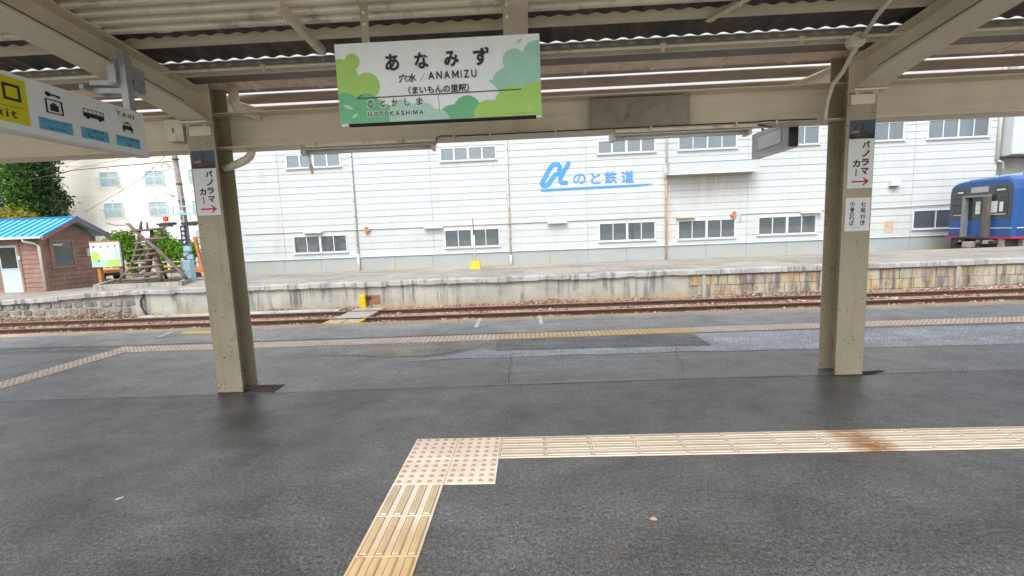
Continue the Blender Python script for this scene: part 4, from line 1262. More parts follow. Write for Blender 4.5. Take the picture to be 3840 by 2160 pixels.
# rain pipe looping under the beam to the left column
rp = empty("rain_pipe", (-2.72, 4.5, 2.2), "beige rain pipe dropping beside the left column and looping under the beam", "pipe")
mb = MB(); mb.tube([(.10, -.14, .64), (.10, -.14, .52), (.115, -.13, .46), (.17, -.07, .43), (.26, .0, .40)], .042, 12); mb.build("upper_bend", M['pipe'], rp, smooth=True)
mb = MB(); mb.tube([(.12, .02, .12), (.128, .0, .08), (.125, -.02, .045), (.10, -.035, .015), (.05, -.05, -.015), (-.02, -.07, -.045), (-.10, -.085, -.075)], .037, 12); mb.build("lower_bend", M['pipe'], rp, smooth=True)
# ================================================================== white depot building
TH_B = -0.0128
depot = empty("depot_building", (0, 22.6, 0), "long white clad railway depot with a blue logo beyond the far platform", "building", rz=TH_B)
BX0, BX1, BTOP = -14.1, 21.5, 8.2
RAILZ = .485
# windows: x0, x1, z0, z1, kind
WIN = [(-11.44, -8.77, .755, 1.60, 'low'), (-3.94, -1.27, .755, 1.62, 'low'), (3.50, 6.17, .775, 1.65, 'low'), (7.22, 9.89, .725, 1.62, 'low'), (10.94, 13.60, .79, 1.64, 'low'), (17.95, 20.0, .79, 1.66, 'right'),
       (-11.44, -8.77, 4.85, 5.50, 'up'), (-3.94, -1.27, 4.85, 5.48, 'up'), (3.50, 6.17, 4.85, 5.47, 'up'), (7.22, 9.89, 4.85, 5.68, 'tall'), (10.94, 13.60, 4.85, 5.68, 'tall'), (14.66, 17.33, 4.85, 5.68, 'tall'), (18.36, 21.04, 4.83, 5.68, 'tall')]
# structural shell set back behind the cladding, seen only through the windows
mb = MB()
mb.box(BX0+.05, BX1-.05, .9, .95, -.74, BTOP)
mb.box(BX0+.05, BX1-.05, .06, .9, 2.55, 2.62)
mb.box(BX0+.05, BX1-.05, .06, .9, .40, .46)
mb.build("inner_wall", M['interior'], depot)
mb = MB(); mb.box(BX0, BX0+.04, .001, 14, -.74, BTOP); mb.box(BX1-.04, BX1, .001, 14, -.74, BTOP); mb.box(BX0, BX1, .001, 14, BTOP, BTOP+.1)
mb.build("end_wall", M['siding'], depot)
# cladding boards in courses
cuts = [BX0, -11.9, -8.18, -4.47, -.76, 2.96, 6.7, 10.42, 14.13, 17.86, BX1]
def subtract(rects, w):
    out = []
    for (a, b, c, d) in rects:
        if w[1] <= a or w[0] >= b or w[3] <= c or w[2] >= d: out.append((a, b, c, d)); continue
        if w[0] > a: out.append((a, w[0], c, d))
        if w[1] < b: out.append((w[1], b, c, d))
        a2, b2 = max(a, w[0]), min(b, w[1])
        if w[2] > c: out.append((a2, b2, c, w[2]))
        if w[3] < d: out.append((a2, b2, w[3], d))
    return out
z = RAILZ + .03
H_ = .3125
while z < 6.2:
    for a, b in zip(cuts[:-1], cuts[1:]):
        rects = [(a+.008, b-.008, z+.006, z+H_-.006)]
        for w in WIN: rects = subtract(rects, (w[0]+.01, w[1]-.01, w[2]+.01, w[3]-.01))
        j = random.uniform(-.004, .003)
        for (p, q, r, s) in rects:
            if s-r < .012 or q-p < .012: continue
            # lower edge stands proud over the board beneath
            mb = MB().hexa([(p, -.020+j, r), (q, -.020+j, r), (q, .0, r), (p, .0, r), (p, -.006+j, s), (q, -.006+j, s), (q, .0, s), (p, .0, s)])
            mb.build("siding_panel", M['siding'], depot)
    z += H_
MB().box(BX0, BX1, -.015, 0, z+.005, BTOP).build("upper_cladding", M['siding'], depot)
# joints between boards read dark: backing sheet with window openings
rects = [(BX0, BX1, RAILZ, 6.25)]
for w in WIN: rects = subtract(rects, (w[0], w[1], w[2], w[3]))
mb = MB()
for (p, q, r, s) in rects: mb.box(p, q, .006, .012, r, s)
mb.build("cladding_backing", simple('joint_shadow', (0.36, 0.37, 0.37), 0.8), depot)
# plinth slabs
x = BX0
for a, b in zip([BX0, -12.0, -10.15, -8.3, -6.45, -4.6, -2.65, -.78, 1.13, 2.97, 4.8, 6.7, 8.54, 10.42, 12.26, 14.1, 16, 17.86, 19.7], [-12.0, -10.15, -8.3, -6.45, -4.6, -2.65, -.78, 1.13, 2.97, 4.8, 6.7, 8.54, 10.42, 12.26, 14.1, 16, 17.86, 19.7, BX1]):
    MB().box(a+.006, b-.006, -.016, .02, -.74, RAILZ-.03).build("plinth_slab", M['plinth'], depot)
mb = MB(); mb.hexa([(BX0-.02, -.07, RAILZ-.028), (BX1, -.07, RAILZ-.028), (BX1, .0, RAILZ-.01), (BX0-.02, .0, RAILZ-.01), (BX0-.02, -.07, RAILZ+.004), (BX1, -.07, RAILZ+.004), (BX1, .0, RAILZ+.028), (BX0-.02, .0, RAILZ+.028)])
mb.build("drip_rail", M['alu'], depot)

def window(x0, x1, z0, z1, kind):
    fr = .045
    mb = MB()
    def fb(a, b, c, d, y0=-.035, y1=.03): mb.box(a, b, y0, y1, c, d)
    fb(x0, x1, z0, z0+fr, -.055); fb(x0, x1, z1-fr, z1); fb(x0, x0+fr, z0+fr, z1-fr); fb(x1-fr, x1, z0+fr, z1-fr)
    xm = (x0+x1)/2
    post = .10 if kind in ('low', 'up') else .06
    halves = [(x0+fr, xm-post/2), (xm+post/2, x1-fr)]
    if kind == 'right': halves = [(x0+fr, x1-fr)]
    else: fb(xm-post/2, xm+post/2, z0+fr, z1-fr)
    panes = []
    for a, b in halves:
        m = (a+b)/2
        sw_ = .07 if kind == 'up' else .035
        fb(m-sw_/2, m+sw_/2, z0+fr, z1-fr, -.028, .022)
        panes += [(a, m-sw_/2), (m+sw_/2, b)]
    w = mb.build("window", M['alu'], depot)
    MB().hexa([(x0-.05, -.10, z0-.045), (x1+.05, -.10, z0-.045), (x1+.05, -.001, z0-.030), (x0-.05, -.001, z0-.030), (x0-.05, -.10, z0-.025), (x1+.05, -.10, z0-.025), (x1+.05, -.001, z0-.002), (x0-.05, -.001, z0-.002)]).build("sill", M['alu'], w)
    for i, (a, b) in enumerate(panes):
        MB().box(a, b, -.004+.012*(i % 2), .004+.012*(i % 2), z0+fr, z1-fr).build("pane", M['glass'], w)
    return w
wins = [window(*w) for w in WIN]
def inside(w, name, m, shapes):
    mb = MB()
    for s in shapes: mb.box(*s)
    mb.build(name, m, w)
def brace_in(w, pts):
    mb = MB()
    for (x0, z0, x1, z1) in pts: mb.bar((x0, .35, z0), (x1, .35, z1), .05, .09, up=(0, 1, 0))
    mb.build("steel_brace", M['interior_brace'], w)
brace_in(wins[2], [(3.80, .74, 4.45, 1.72), (4.95, 1.72, 5.45, .9)])
brace_in(wins[3], [(7.55, .72, 8.15, 1.66), (8.75, 1.66, 9.3, .74)])
mb = MB()
for k in range(6): mb.box(5.0 + .17*k, 5.0 + .17*k + .20, .45, .62, .80+.10*k, .85+.10*k)
mb.bar((4.95, .5, .85), (6.0, .5, 1.45), .05, .12); mb.build("stair", M['interior_brace'], wins[2])
inside(wins[1], "orange_carton", M['carton'], [(-2.75, -2.45, .45, .6, .80, 1.12), (-2.35, -1.95, .4, .6, .80, 1.16), (-1.93, -1.50, .4, .6, .80, 1.20)])
inside(wins[0], "yellow_crate", simple('crate_yellow', (0.45, 0.34, 0.05), 0.7), [(-9.95, -9.5, .4, .6, .80, 1.15), (-9.35, -8.95, .45, .6, .80, 1.2)])
inside(wins[3], "orange_carton", M['carton'], [(8.02, 8.25, .42, .6, .80, 1.02)])
inside(wins[4], "white_shelf", M['shelf'], [(12.45, 13.5, .5, .7, .98, 1.01), (12.45, 13.5, .5, .7, 1.27, 1.30), (12.5, 12.8, .45, .6, 1.02, 1.22), (12.85, 13.15, .45, .6, 1.02, 1.25), (13.2, 13.45, .45, .6, 1.02, 1.2), (12.6, 12.95, .45, .6, 1.31, 1.5), (13.05, 13.4, .45, .6, 1.31, 1.46)])
inside(wins[9], "white_shelf", M['shelf'], [(7.35, 7.75, .45, .6, 4.9, 5.2), (8.0, 8.45, .3, .32, 4.9, 5.68), (9.0, 9.4, .3, .32, 4.9, 5.68)])
inside(wins[10], "orange_carton", M['carton'], [(12.35, 12.75, .4, .6, 4.9, 5.12), (13.1, 13.45, .4, .6, 4.9, 5.0)])
inside(wins[11], "white_shelf", M['shelf'], [(16.1, 16.5, .3, .5, 5.1, 5.4), (16.7, 17.1, .3, .5, 5.05, 5.5)])
inside(wins[12], "white_shelf", M['shelf'], [(18.9, 19.3, .3, .4, 4.9, 5.6), (19.9, 20.3, .3, .4, 4.9, 5.2), (20.5, 20.9, .3, .4, 4.9, 5.68)])
brace_in(wins[8], [(4.45, 4.88, 4.75, 5.5), (4.9, 5.0, 5.2, 5.5)])
# downpipes
def downpipe(x, m, z0=-.30, z1=BTOP, foot=True):
    mb = MB(); mb.tube([(x, -.075, z0), (x, -.075, z1)], .045, 10)
    p = mb.build("downpipe", m, depot, smooth=True)
    mb = MB()
    z = .35
    while z < 6.5:
        mb.tube([(x, -.075, z-.012), (x, -.075, z+.012)], .052, 10); mb.box(x-.012, x+.012, -.03, .0, z-.01, z+.01); z += .70
    mb.build("pipe_band", M['dark'], p)
    if foot:
        mb = MB(); mb.tube([(x+.01, -.09, z0), (x+.01, -.09, .62 if x < -5 else .30)], .062, 10); mb.build("pipe_sleeve", M['white_pipe'], p, smooth=True)
    return p
downpipe(-8.25, M['white_pipe']); p = downpipe(-.765, M['white_pipe'])
mb = MB()
for k in range(5): mb.tube([(-.765, -.075, 1.66+.1*k), (-.765, -.075, 1.70+.1*k)], .0475, 10)
mb.build("warning_stripe", M['orange'], p)
mb = MB(); mb.tube([(6.66, -.075, -.30), (6.66, -.075, 3.55), (6.64, -.09, 3.66), (6.60, -.12, 3.74)], .05, 10); p = mb.build("downpipe", M['rust_pipe'], depot, smooth=True)
mb = MB(); mb.tube([(6.68, -.075, 4.25), (6.68, -.075, BTOP)], .05, 10); mb.tube([(6.60, -.14, 3.60), (6.60, -.14, 4.22)], .055, 10); mb.build("pipe_offset", M['white_pipe'], p, smooth=True)
mb = MB(); mb.tube([(21.44, -.075, 3.75), (21.44, -.075, BTOP)], .07, 10); mb.tube([(21.44, -.075, 3.75), (21.62, -.12, 3.66), (21.64, -.12, 2.6)], .06, 10); mb.build("downpipe", M['white_pipe'], depot, smooth=True)
# projecting upper room on the right
mb = MB(); mb.box(21.56, 30, -.55, 8, 3.95, 8.2); mb.build("upper_room", M['siding'], depot)
mb = MB(); mb.box(21.55, 30, -.5, 8, 3.90, 3.945); mb.build("room_soffit", M['planter'], depot)
mb = MB(); mb.box(21.7, 30, .6, 8, -.74, 3.89); mb.build("lower_wall", simple('cream_wall', (0.62, 0.60, 0.53), 0.8), depot)
# entrance balcony
mb = MB()
mb.box(6.63, 10.62, -.72, -.69, 3.72, 4.22); mb.box(6.63, 6.66, -.689, -.03, 3.72, 4.22); mb.box(10.59, 10.62, -.689, -.03, 3.72, 4.22); mb.box(6.661, 10.589, -.689, -.03, 3.74, 3.78)
ba = mb.build("balcony", M['siding'], depot)
mb = MB(); mb.box(6.60, 10.66, -.75, -.66, 4.2202, 4.25); mb.box(6.60, 6.66, -.659, -.03, 4.2202, 4.25); mb.box(6.61, 10.64, -.735, -.68, 3.68, 3.719); mb.build("balcony_trim", M['alu'], ba)
# painted logo and name
_dep = [0.0]
L_ = lambda a, b: (a, -.0295 - _dep[0], b)
lg = MB()
def stroke(pts, w, n=10):
    pts = [Vector(p) for p in pts]; L = []; R_ = []; _dep[0] += .003
    for i, p in enumerate(pts):
        d = (pts[min(i+1, len(pts)-1)] - pts[max(i-1, 0)]).normalized(); q = Vector((-d.y, d.x))*(w/2)
        L.append(p+q); R_.append(p-q)
    for i in range(len(pts)-1):
        lg.quad(L_(*L[i]), L_(*L[i+1]), L_(*R_[i+1]), L_(*R_[i]))
    for p in (pts[0], pts[-1]):
        _dep[0] += .001
        lg.poly([L_(a, b) for a, b in disc_pts(p.x, p.y, w/2, w/2, 14)])
def arc(cx, cz, r, a0, a1, n=10):
    return [(cx + r*math.cos(math.radians(a0+(a1-a0)*k/n)), cz + r*math.sin(math.radians(a0+(a1-a0)*k/n))) for k in range(n+1)]
# slanted loop of the letter, then the crossing stroke
loop = [(1.50, 4.02), (1.16, 3.60)] + arc(.99, 3.66, .155, -20, -165, 6) + [(.93, 3.78), (1.30, 4.38)] + [(1.40, 4.46), (1.52, 4.50), (1.66, 4.46), (1.72, 4.36), (1.70, 4.24), (1.66, 4.05)]
stroke(loop, .205)
stroke([(2.12, 4.48), (1.90, 4.14), (1.72, 3.82), (1.70, 3.70), (1.76, 3.64), (1.98, 3.62)], .19)
stroke([(1.70, 4.24), (1.73, 3.9)], .20)
lo = lg.build("logo", M['logo_blue'], depot); _dep[0] = 0.0
nm = MB()
for ch, a0, a1, b0, b1 in (("の", 2.33, 2.92, 3.52, 4.0), ("と", 3.16, 3.62, 3.50, 4.02), ("鉄", 3.80, 4.39, 3.48, 4.05), ("道", 4.58, 5.18, 3.47, 4.05)):
    text_on(nm, ch, L_, a0, a1, b0, b1, .016)
nm.build("painted_name", M['logo_blue'], depot)
un = MB(); un.quad(L_(.79, 3.255), L_(5.3, 3.295), L_(5.3, 3.395), L_(.79, 3.365))
un.poly([L_(5.3, 3.30), L_(5.55, 3.315), L_(5.62, 3.34), L_(5.80, 3.335), L_(5.84, 3.36), L_(6.02, 3.36), L_(6.02, 3.40), L_(5.3, 3.395)])
un.build("painted_underline", M['logo_blue'], depot)

# things fixed to the wall
def wall_at(X, z, out=0.0):
    c, s = math.cos(TH_B), math.sin(TH_B)
    return (X*c + out*s, 22.6 + X*s - out*c, z)
def wall_lamp(X, label, m='alu', L=.46):
    o = empty("wall_lamp", wall_at(X, 1.75, .03), label, "wall lamp", "lamp bars on the depot wall", rz=TH_B)
    mb = MB(); mb.prism([(-.22, -.01), (-.20, -.04), (0, .02), (0, .05)], 'x', -L, L); mb.build("hood", M[m], o)
    mb = MB(); mb.box(-.02, .02, -.06, 0, .05, .08); mb.build("bracket", M['alu'], o)
wall_lamp(-10.4, "hooded lamp bar over the leftmost lower depot window")
wall_lamp(-4.45, "hooded lamp bar at the upper left of the window behind the yellow footed post")
wall_lamp(1.52, "hooded lamp bar on blank white wall below the blue logo")
wall_lamp(7.55, "rust streaked lamp bar just right of the stained downpipe", 'rust_pipe', .42)
wall_lamp(13.3, "hooded lamp bar beside the right column of the canopy")
mb = MB(); mb.tube([(-13.9, -.05, 1.80), (6.6, -.05, 1.83)], .018, 6); mb.tube([(10.1, -.05, 1.45), (10.1, -.05, 1.78), (10.16, -.05, 1.83), (17.0, -.05, 1.84), (20.8, -.05, 1.9)], .018, 6)
o = mb.build("wall_conduit", M['white_pipe'], None, smooth=True); o.location = (0, 22.6, 0); o.rotation_euler = (0, 0, TH_B)
tag(o, "thin white conduit running along the depot wall above the lower windows", "conduit")
def alarm(X, z, label, flip):
    o = empty("alarm_box", wall_at(X, z), label, "alarm", "orange boxes on the depot wall", rz=TH_B)
    mb = MB(); mb.box(-.06, .06, -.12, -.0005, -.16, .16); mb.build("case", M['orange'], o)
    mb = MB(); mb.prism([(.06*flip, -.07), (.17*flip, -.07), (.17*flip, .05), (.06*flip, .05)], 'y', -.14, -.01) ; mb.build("horn", M['orange'], o)
alarm(-7.75, 1.76, "rusty orange horn box on the depot wall right of the leftmost downpipe", 1)
alarm(9.82, 1.78, "rusty orange horn box above the window left of the display box", -1)
o = empty("vent_hood", wall_at(16.97, 2.92), "pale square vent hood high on the wall between right column and train", "vent", rz=TH_B)
mb = MB(); mb.prism([(-.25, -.12), (-.25, .06), (-.18, .14), (-.0005, .14), (-.0005, -.12)], 'x', -.20, .20); mb.build("hood", M['white_pipe'], o)
mb = MB(); mb.box(-.17, .17, -.23, -.02, -.145, -.1205); mb.build("opening", M['hole'], o)
o = empty("louvre_vent", wall_at(16.9, .95), "small rusty louvred vent low on the wall right of the right column", "vent", rz=TH_B)
mb = MB(); frame(mb, lambda a, b: (a, -.034, b), -.19, .19, -.28, .28, .03, .03); mb.build("frame", M['rust_pipe'], o)
for k in range(9): MB().hexa([(-.16, -.036, -.25+.056*k), (.16, -.036, -.25+.056*k), (.16, -.022, -.23+.056*k), (-.16, -.022, -.23+.056*k), (-.16, -.034, -.245+.056*k), (.16, -.034, -.245+.056*k), (.16, -.022, -.215+.056*k), (-.16, -.022, -.215+.056*k)]).build("slat", M['rust_pipe'], o)

# ================================================================== on the far platform
ps = empty("marker_post", (-1.87, 16.95, .13), "thin white marker post standing in a yellow foot on the far platform", "marker post")
mb = MB()
lo_, hi_ = [(-.19, -.17), (.19, -.17), (.19, .17), (-.19, .17)], [(-.155, -.13), (.155, -.13), (.155, .13), (-.155, .13)]
mb.hexa([(a, b, 0) for a, b in lo_] + [(a, b, .245) for a, b in hi_])
mb.hexa([(a*.98, b*.98, .2452) for a, b in hi_] + [(a*.85, b*.8, .275) for a, b in hi_]); mb.build("foot", M['yellow'], ps)
mb = MB(); mb.tube([(0, 0, .276), (-.012, 0, 1.22)], .026, 10); mb.build("pole", M['white_pipe'], ps, smooth=True)
mb = MB(); mb.tube([(-.012, 0, 1.2202), (-.03, 0, 1.82)], .014, 8); mb.build("thin_rod", M['black_box'], ps, smooth=True)
yb = empty("yellow_step", (-4.83, 13.40, -.66), "yellow ribbed box against the platform wall behind the board crossing", "step box")
mb = MB(); mb.bbox(-.085, .085, -.12, .04, 0, .43, .01); b0 = mb.build("case", M['yellow'], yb)
for k in range(5): MB().box(-.087, .087, -.126, -.1205, .05+.08*k, .065+.08*k).build("rib", M['yellow'], b0)
rb = empty("rusty_plate", (-4.52, 13.44, -.40), "rust streaked steel plate on the platform wall beside the yellow box", "plate")
mb = MB(); mb.box(-.17, .17, -.012, .005, -.13, .13); mb.build("plate", simple('rusty_plate', (0.30, 0.13, 0.07), 0.8, 0.4, 6.0, grime=(0.40, 0.36, 0.30)), rb)
mb = MB(); mb.box(-.22, -.10, -.05, -.0125, .03, .10); mb.build("clamp", M['black_box'], rb)
mb = MB(); mb.tube([(-11.44, 13.40, .0), (-11.50, 13.36, -.2), (-11.48, 13.35, -.36), (-11.40, 13.33, -.52), (-11.30, 13.30, -.64)], .035, 8)
tag(mb.build("drain_hose", M['black_box'], None, smooth=True), "dark curved hose hanging down the platform wall left of the left column", "hose")
# ================================================================== hut at the platform end
hut = empty("waiting_hut", (-17.05, 15.95, -.03), "small brown weatherboard hut with a bright blue metal roof", "hut")
HW, HD, HE, HR = 3.2, 2.05, 1.93, 2.50        # length (to the left), depth, eave, ridge
B0 = .165
# gable wall faces +x, long wall faces -y
MB().box(-HW, -.02, .02, HD-.02, 0, HE).build("wall_core", M['wood_trim'], hut)
n = int(HE/B0)
for k in range(16):
    z0 = k*B0; z1 = z0+B0-.006
    if z1 > HR: break
    # gable boards
    def half(z): return HD/2 if z <= HE else HD/2*(HR-z)/(HR-HE)
    a0, a1 = half(z0), half(z1)
    if a0 > .05:
        c = HD/2
        MB().hexa([(0, c-a0, z0), (.028, c-a0, z0), (.028, c+a0, z0), (0, c+a0, z0), (0, c-a1, z1), (.010, c-a1, z1), (.010, c+a1, z1), (0, c+a1, z1)]).build("gable_board", M['wood_wall'], hut)
    if z1 < HE:
        for x0, x1 in ((-HW, -1.55), (-.80, -.0)):
            MB().hexa([(x0, -.028, z0), (x1, -.028, z0), (x1, 0, z0), (x0, 0, z0), (x0, -.010, z1), (x1, -.010, z1), (x1, 0, z1), (x0, 0, z1)]).build("front_board", M['wood_wall'], hut)
for q_ in ((-.06, .045, -.045, .05, 0, HE), (-.0, .045, HD-.05, HD+.03, 0, HE), (-.86, -.78, -.04, .0, 0, HE)): MB().box(*q_).build("corner_post", M['wood_trim'], hut)
# door
mb = MB(); mb.box(-1.56, -.86, -.035, .01, 0, 1.66); d_ = mb.build("door", M['door_alu'], hut)
MB().box(-1.50, -.92, -.045, -.036, .86, 1.60).build("door_glass", M['train_glass'], d_)
mb = MB(); frame(mb, lambda a, b: (a, -.048, b), -1.54, -.88, .82, 1.63, .035, .035); mb.build("glass_frame", M['door_alu'], d_)
MB().box(-.83, -.77, -.075, -.04, 1.15, 1.28).build("switch", M['white_pipe'], hut)
# gable window
mb = MB(); 
for a0, a1, b0, b1 in ((.25, 1.18, .76, .86), (.25, 1.18, 1.73, 1.83), (.25, .36, .86, 1.73), (1.07, 1.18, .86, 1.73)): mb.box(.0285, .06, a0, a1, b0, b1)
w_ = mb.build("window", M['wood_trim'], hut)
MB().box(.015, .035, .36, 1.07, .86, 1.73).build("pane", simple('hut_glass', (0.16, 0.19, 0.185), 0.08, 0.3, 1.2), w_)
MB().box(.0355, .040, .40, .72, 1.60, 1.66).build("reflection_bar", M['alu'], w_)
# roof
ov = .30
def roofz(y): return HR + .11 - abs(y-HD/2)*(HR-HE+.10)/(HD/2+ov)*1.0
for s in (-1, 1):
    ya, yb = HD/2, HD/2 + s*(HD/2+ov)
    za, zb = HR+.12, HE+.02
    k = 0
    x = -HW-.3
    while x < .42:
        x1 = min(x+.285, .44)
        MB().hexa([(x, ya, za-.03), (x1, ya, za-.03), (x1, yb, zb-.03), (x, yb, zb-.03), (x, ya, za), (x1, ya, za), (x1, yb, zb), (x, yb, zb)]).build("roof_panel", M['blue_roof'], hut)
        mb = MB(); mb.bar((x1, ya, za+.012), (x1, yb, zb+.012), .030, .045, up=(1, 0, 0)); mb.build("roof_seam", M['blue_rib'], hut)
        x = x1+.001
    mb = MB(); mb.hexa([(.36, ya, za-.16), (.43, ya, za-.16), (.43, yb, zb-.15), (.36, yb, zb-.15), (.36, ya, za-.031), (.43, ya, za-.031), (.43, yb, zb-.031), (.36, yb, zb-.031)]); mb.build("barge_board", M['wood_trim'], hut)
mb = MB(); mb.bar((-HW-.3, HD/2, HR+.14), (.45, HD/2, HR+.14), .10, .04); mb.build("ridge_cap", M['blue_rib'], hut)
mb = MB(); mb.prism([(-ov-.06, HE-.07), (-ov+.04, HE-.07), (-ov+.05, HE-.002), (-ov-.07, HE-.002)], 'x', -HW-.3, .4); mb.build("gutter", M['white_pipe'], hut)
mb = MB(); mb.tube([(-.30, -ov, HE-.07), (-.30, -ov, HE-.14), (-.12, -.12, HE-.22), (.0, -.085, HE-.32), (.0, -.085, .02)], .042, 10); mb.build("downpipe", M['white_pipe'], hut, smooth=True)
mb = MB(); mb.tube([(.30, HD+ov, HE-.08), (.20, HD+ov-.06, HE-.22), (.05, HD+.06, HE-.32), (.05, HD+.06, HE-.5)], .03, 8); mb.build("downpipe", M['white_pipe'], hut, smooth=True)
MB().box(.03, .10, HD-.42, HD-.25, 1.15, 1.45).build("meter_box", M['white_pipe'], hut)

# ================================================================== small station sign on posts
ss = empty("small_station_sign", (-15.28, 16.5, -.03), "small green and white station sign on an orange brown post beside the hut", "station sign")
mb = MB(); mb.bbox(-.55, .545, 0, .06, .76, 1.655, .004); mb.build("board", M['white_enamel'], ss)
fz = lambda d: (lambda a, b: (a, -.0015-d, b))
mb = MB(); rect(mb, fz(0), -.53, .525, .775, 1.60); sf = mb.build("sign_face", M['signwhite'], ss)
art = MB()
rect(art, fz(.0008), -.53, .525, .775, .985, 1)
art.poly([fz(.0008)(a, b) for a, b in clip(disc_pts(-.40, 1.10, .19, .24), -.53, .525, .775, 1.60)], 0)
art.poly([fz(.0008)(a, b) for a, b in clip(disc_pts(.44, 1.14, .16, .27), -.53, .525, .775, 1.60)], 1)
art.poly([fz(.0014)(a, b) for a, b in clip(disc_pts(-.48, .84, .26, .17), -.53, .525, .775, 1.60)], 2)
art.poly([fz(.0014)(a, b) for a, b in clip(disc_pts(.30, .86, .32, .13), -.53, .525, .775, 1.60)], 0)
art.build("print_colours", [M['green_light'], M['green_pale'], M['green_teal']], sf)
k = MB(); P = fz(.0022)
for ch, xc in zip("あなみず", (-.40, -.135, .13, .385)): text_on(k, ch, P, xc-.065, xc+.065, 1.435, 1.555, .02)
text_on(k, "穴水", P, -.10, .12, 1.29, 1.36, .01); rect(k, P, -.21, .21, 1.185, 1.20); rect(k, P, -.21, .21, 1.10, 1.11); rect(k, P, -.45, .43, .983, .993)
k.build("lettering", M['ink'], sf)
MB().bbox(-.46, -.34, .07, .19, 0, 1.63, .006).build("post", M['timber_orange'], ss)
MB().bbox(.38, .50, .07, .19, 0, 1.63, .006).build("post", M['log'], ss)
MB().box(-.56, .55, -.01, .07, 1.6555, 1.70).build("top_rail", M['timber_orange'], ss)

# ================================================================== log lookout tower in a concrete planter
pl = empty("tower_planter", (0, 0, .13), "low concrete planter bed under the log lookout tower", "planter")
C4 = [(-13.75, 14.25), (-10.95, 14.35), (-12.3, 16.9), (-15.2, 16.6)]
for i in range(4):
    a, b = Vector(C4[i]), Vector(C4[(i+1) % 4]); d = (b-a).normalized(); q = Vector((-d.y, d.x))*.10
    p = [(a.x, a.y), (b.x, b.y), (b.x+q.x-d.x*.05, b.y+q.y-d.y*.05), (a.x+q.x+d.x*.05, a.y+q.y+d.y*.05)]
    MB().hexa([(u, v, -.16) for u, v in p] + [(u, v, .135) for u, v in p]).build("planter_wall", M['planter'], pl)
MB().poly([(u*.985-.2, v*.985+.23, .07) for u, v in C4]).build("soil", M['soil'], pl)
tw = empty("log_tower", (0, 0, 0), "rustic lookout tower of weathered logs with ladder rungs and a slanting brace", "lookout tower")
def log(pts, r0, r1, m='log', wob=.012, name="log"):
    out = []
    for i in range(len(pts)-1):
        a, b = Vector(pts[i]), Vector(pts[i+1])
        for q in range(3):
            p = a.lerp(b, q/3)
            out.append(p + (Vector((random.uniform(-wob, wob), random.uniform(-wob, wob), random.uniform(-wob, wob))) if (q or i) else Vector()))
    out.append(Vector(pts[-1]))
    N = len(out); rr = [(r0 + (r1-r0)*i/(N-1))*random.uniform(.9, 1.1) for i in range(N)]
    return MB().tube(out, rr, 8).build(name, M[m], tw, smooth=True)
Y = 15.3
def T(x, z, dy=0): 
    s = (Y+dy)/15.6
    return (x*s, Y+dy, 1.437 + (z-1.437)*s)
log([T(-14.10, .25, -.1), T(-13.62, .70), T(-13.38, 1.2, .1), T(-13.20, 1.70, .2), T(-13.05, 2.22, .3)], .055, .035, name="leg")
log([T(-12.60, .22, -.1), T(-12.66, .9), T(-12.72, 1.42, .1), T(-12.72, 2.0, .25)], .075, .05, name="leg")
log([T(-13.15, .20, .9), T(-12.98, .9, .8), T(-12.78, 1.5, .6), T(-12.70, 1.98, .4)], .06, .05, 'log_dark', name="leg")
log([T(-12.4, .25, 1.2), T(-12.6, 1.0, .9), T(-12.75, 1.7, .6)], .05, .04, 'log_dark', name="leg")
log([T(-13.50, 2.20, -.05), T(-13.05, 1.68, -.1), T(-12.62, 1.32, -.15), T(-12.1, .74, -.2), T(-11.70, .25, -.25)], .050, .058, 'log', name="brace_log")
log([T(-12.86, 1.60, -.02), T(-12.80, 1.30, -.02), T(-12.9, .9, .2), T(-13.05, .35, .4)], .075, .045, 'log_dark', name="brace_log")
for x0, z0, x1, z1, r in ((-13.45, 1.95, -12.20, 2.02, .042), (-13.16, 1.69, -12.26, 1.66, .036), (-13.16, 1.62, -12.5, 1.72, .034), (-13.38, 1.53, -12.74, 1.56, .036), (-13.46, 1.29, -12.58, 1.34, .04), (-13.50, 1.11, -12.60, 1.17, .036),
                          (-13.55, .90, -12.58, .96, .038), (-13.66, .67, -12.47, .76, .042), (-13.92, .48, -11.76, .52, .042), (-14.12, .28, -12.66, .32, .045), (-13.1, .45, -11.85, .60, .04), (-13.6, .40, -12.4, .46, .036)):
    log([T(x0, z0, -.08), T((x0+x1)/2, (z0+z1)/2-.01, -.10), T(x1, z1, -.06)], r, r*.85, name="rung")
for x0, z0, x1, z1 in ((-12.30, 1.98, -12.45, 1.66), (-12.25, 1.96, -12.2, 1.84), (-13.06, 2.0, -13.02, 2.28), (-12.85, 2.0, -12.83, 2.22)):
    log([T(x0, z0, .1), T(x1, z1, .1)], .035, .028, name="short_log")
for x0, z0, x1, z1 in ((-13.3, .98, -12.95, 1.3), (-12.45, 1.3, -12.95, .95), (-13.35, .55, -12.9, 1.0)):
    log([T(x0, z0, .3), T(x1, z1, .5)], .03, .026, 'log', name="cross_log")
MB().box(-13.1, -12.45, Y-.02, Y+.45, 1.94, 1.97).build("deck", M['log_dark'], tw)

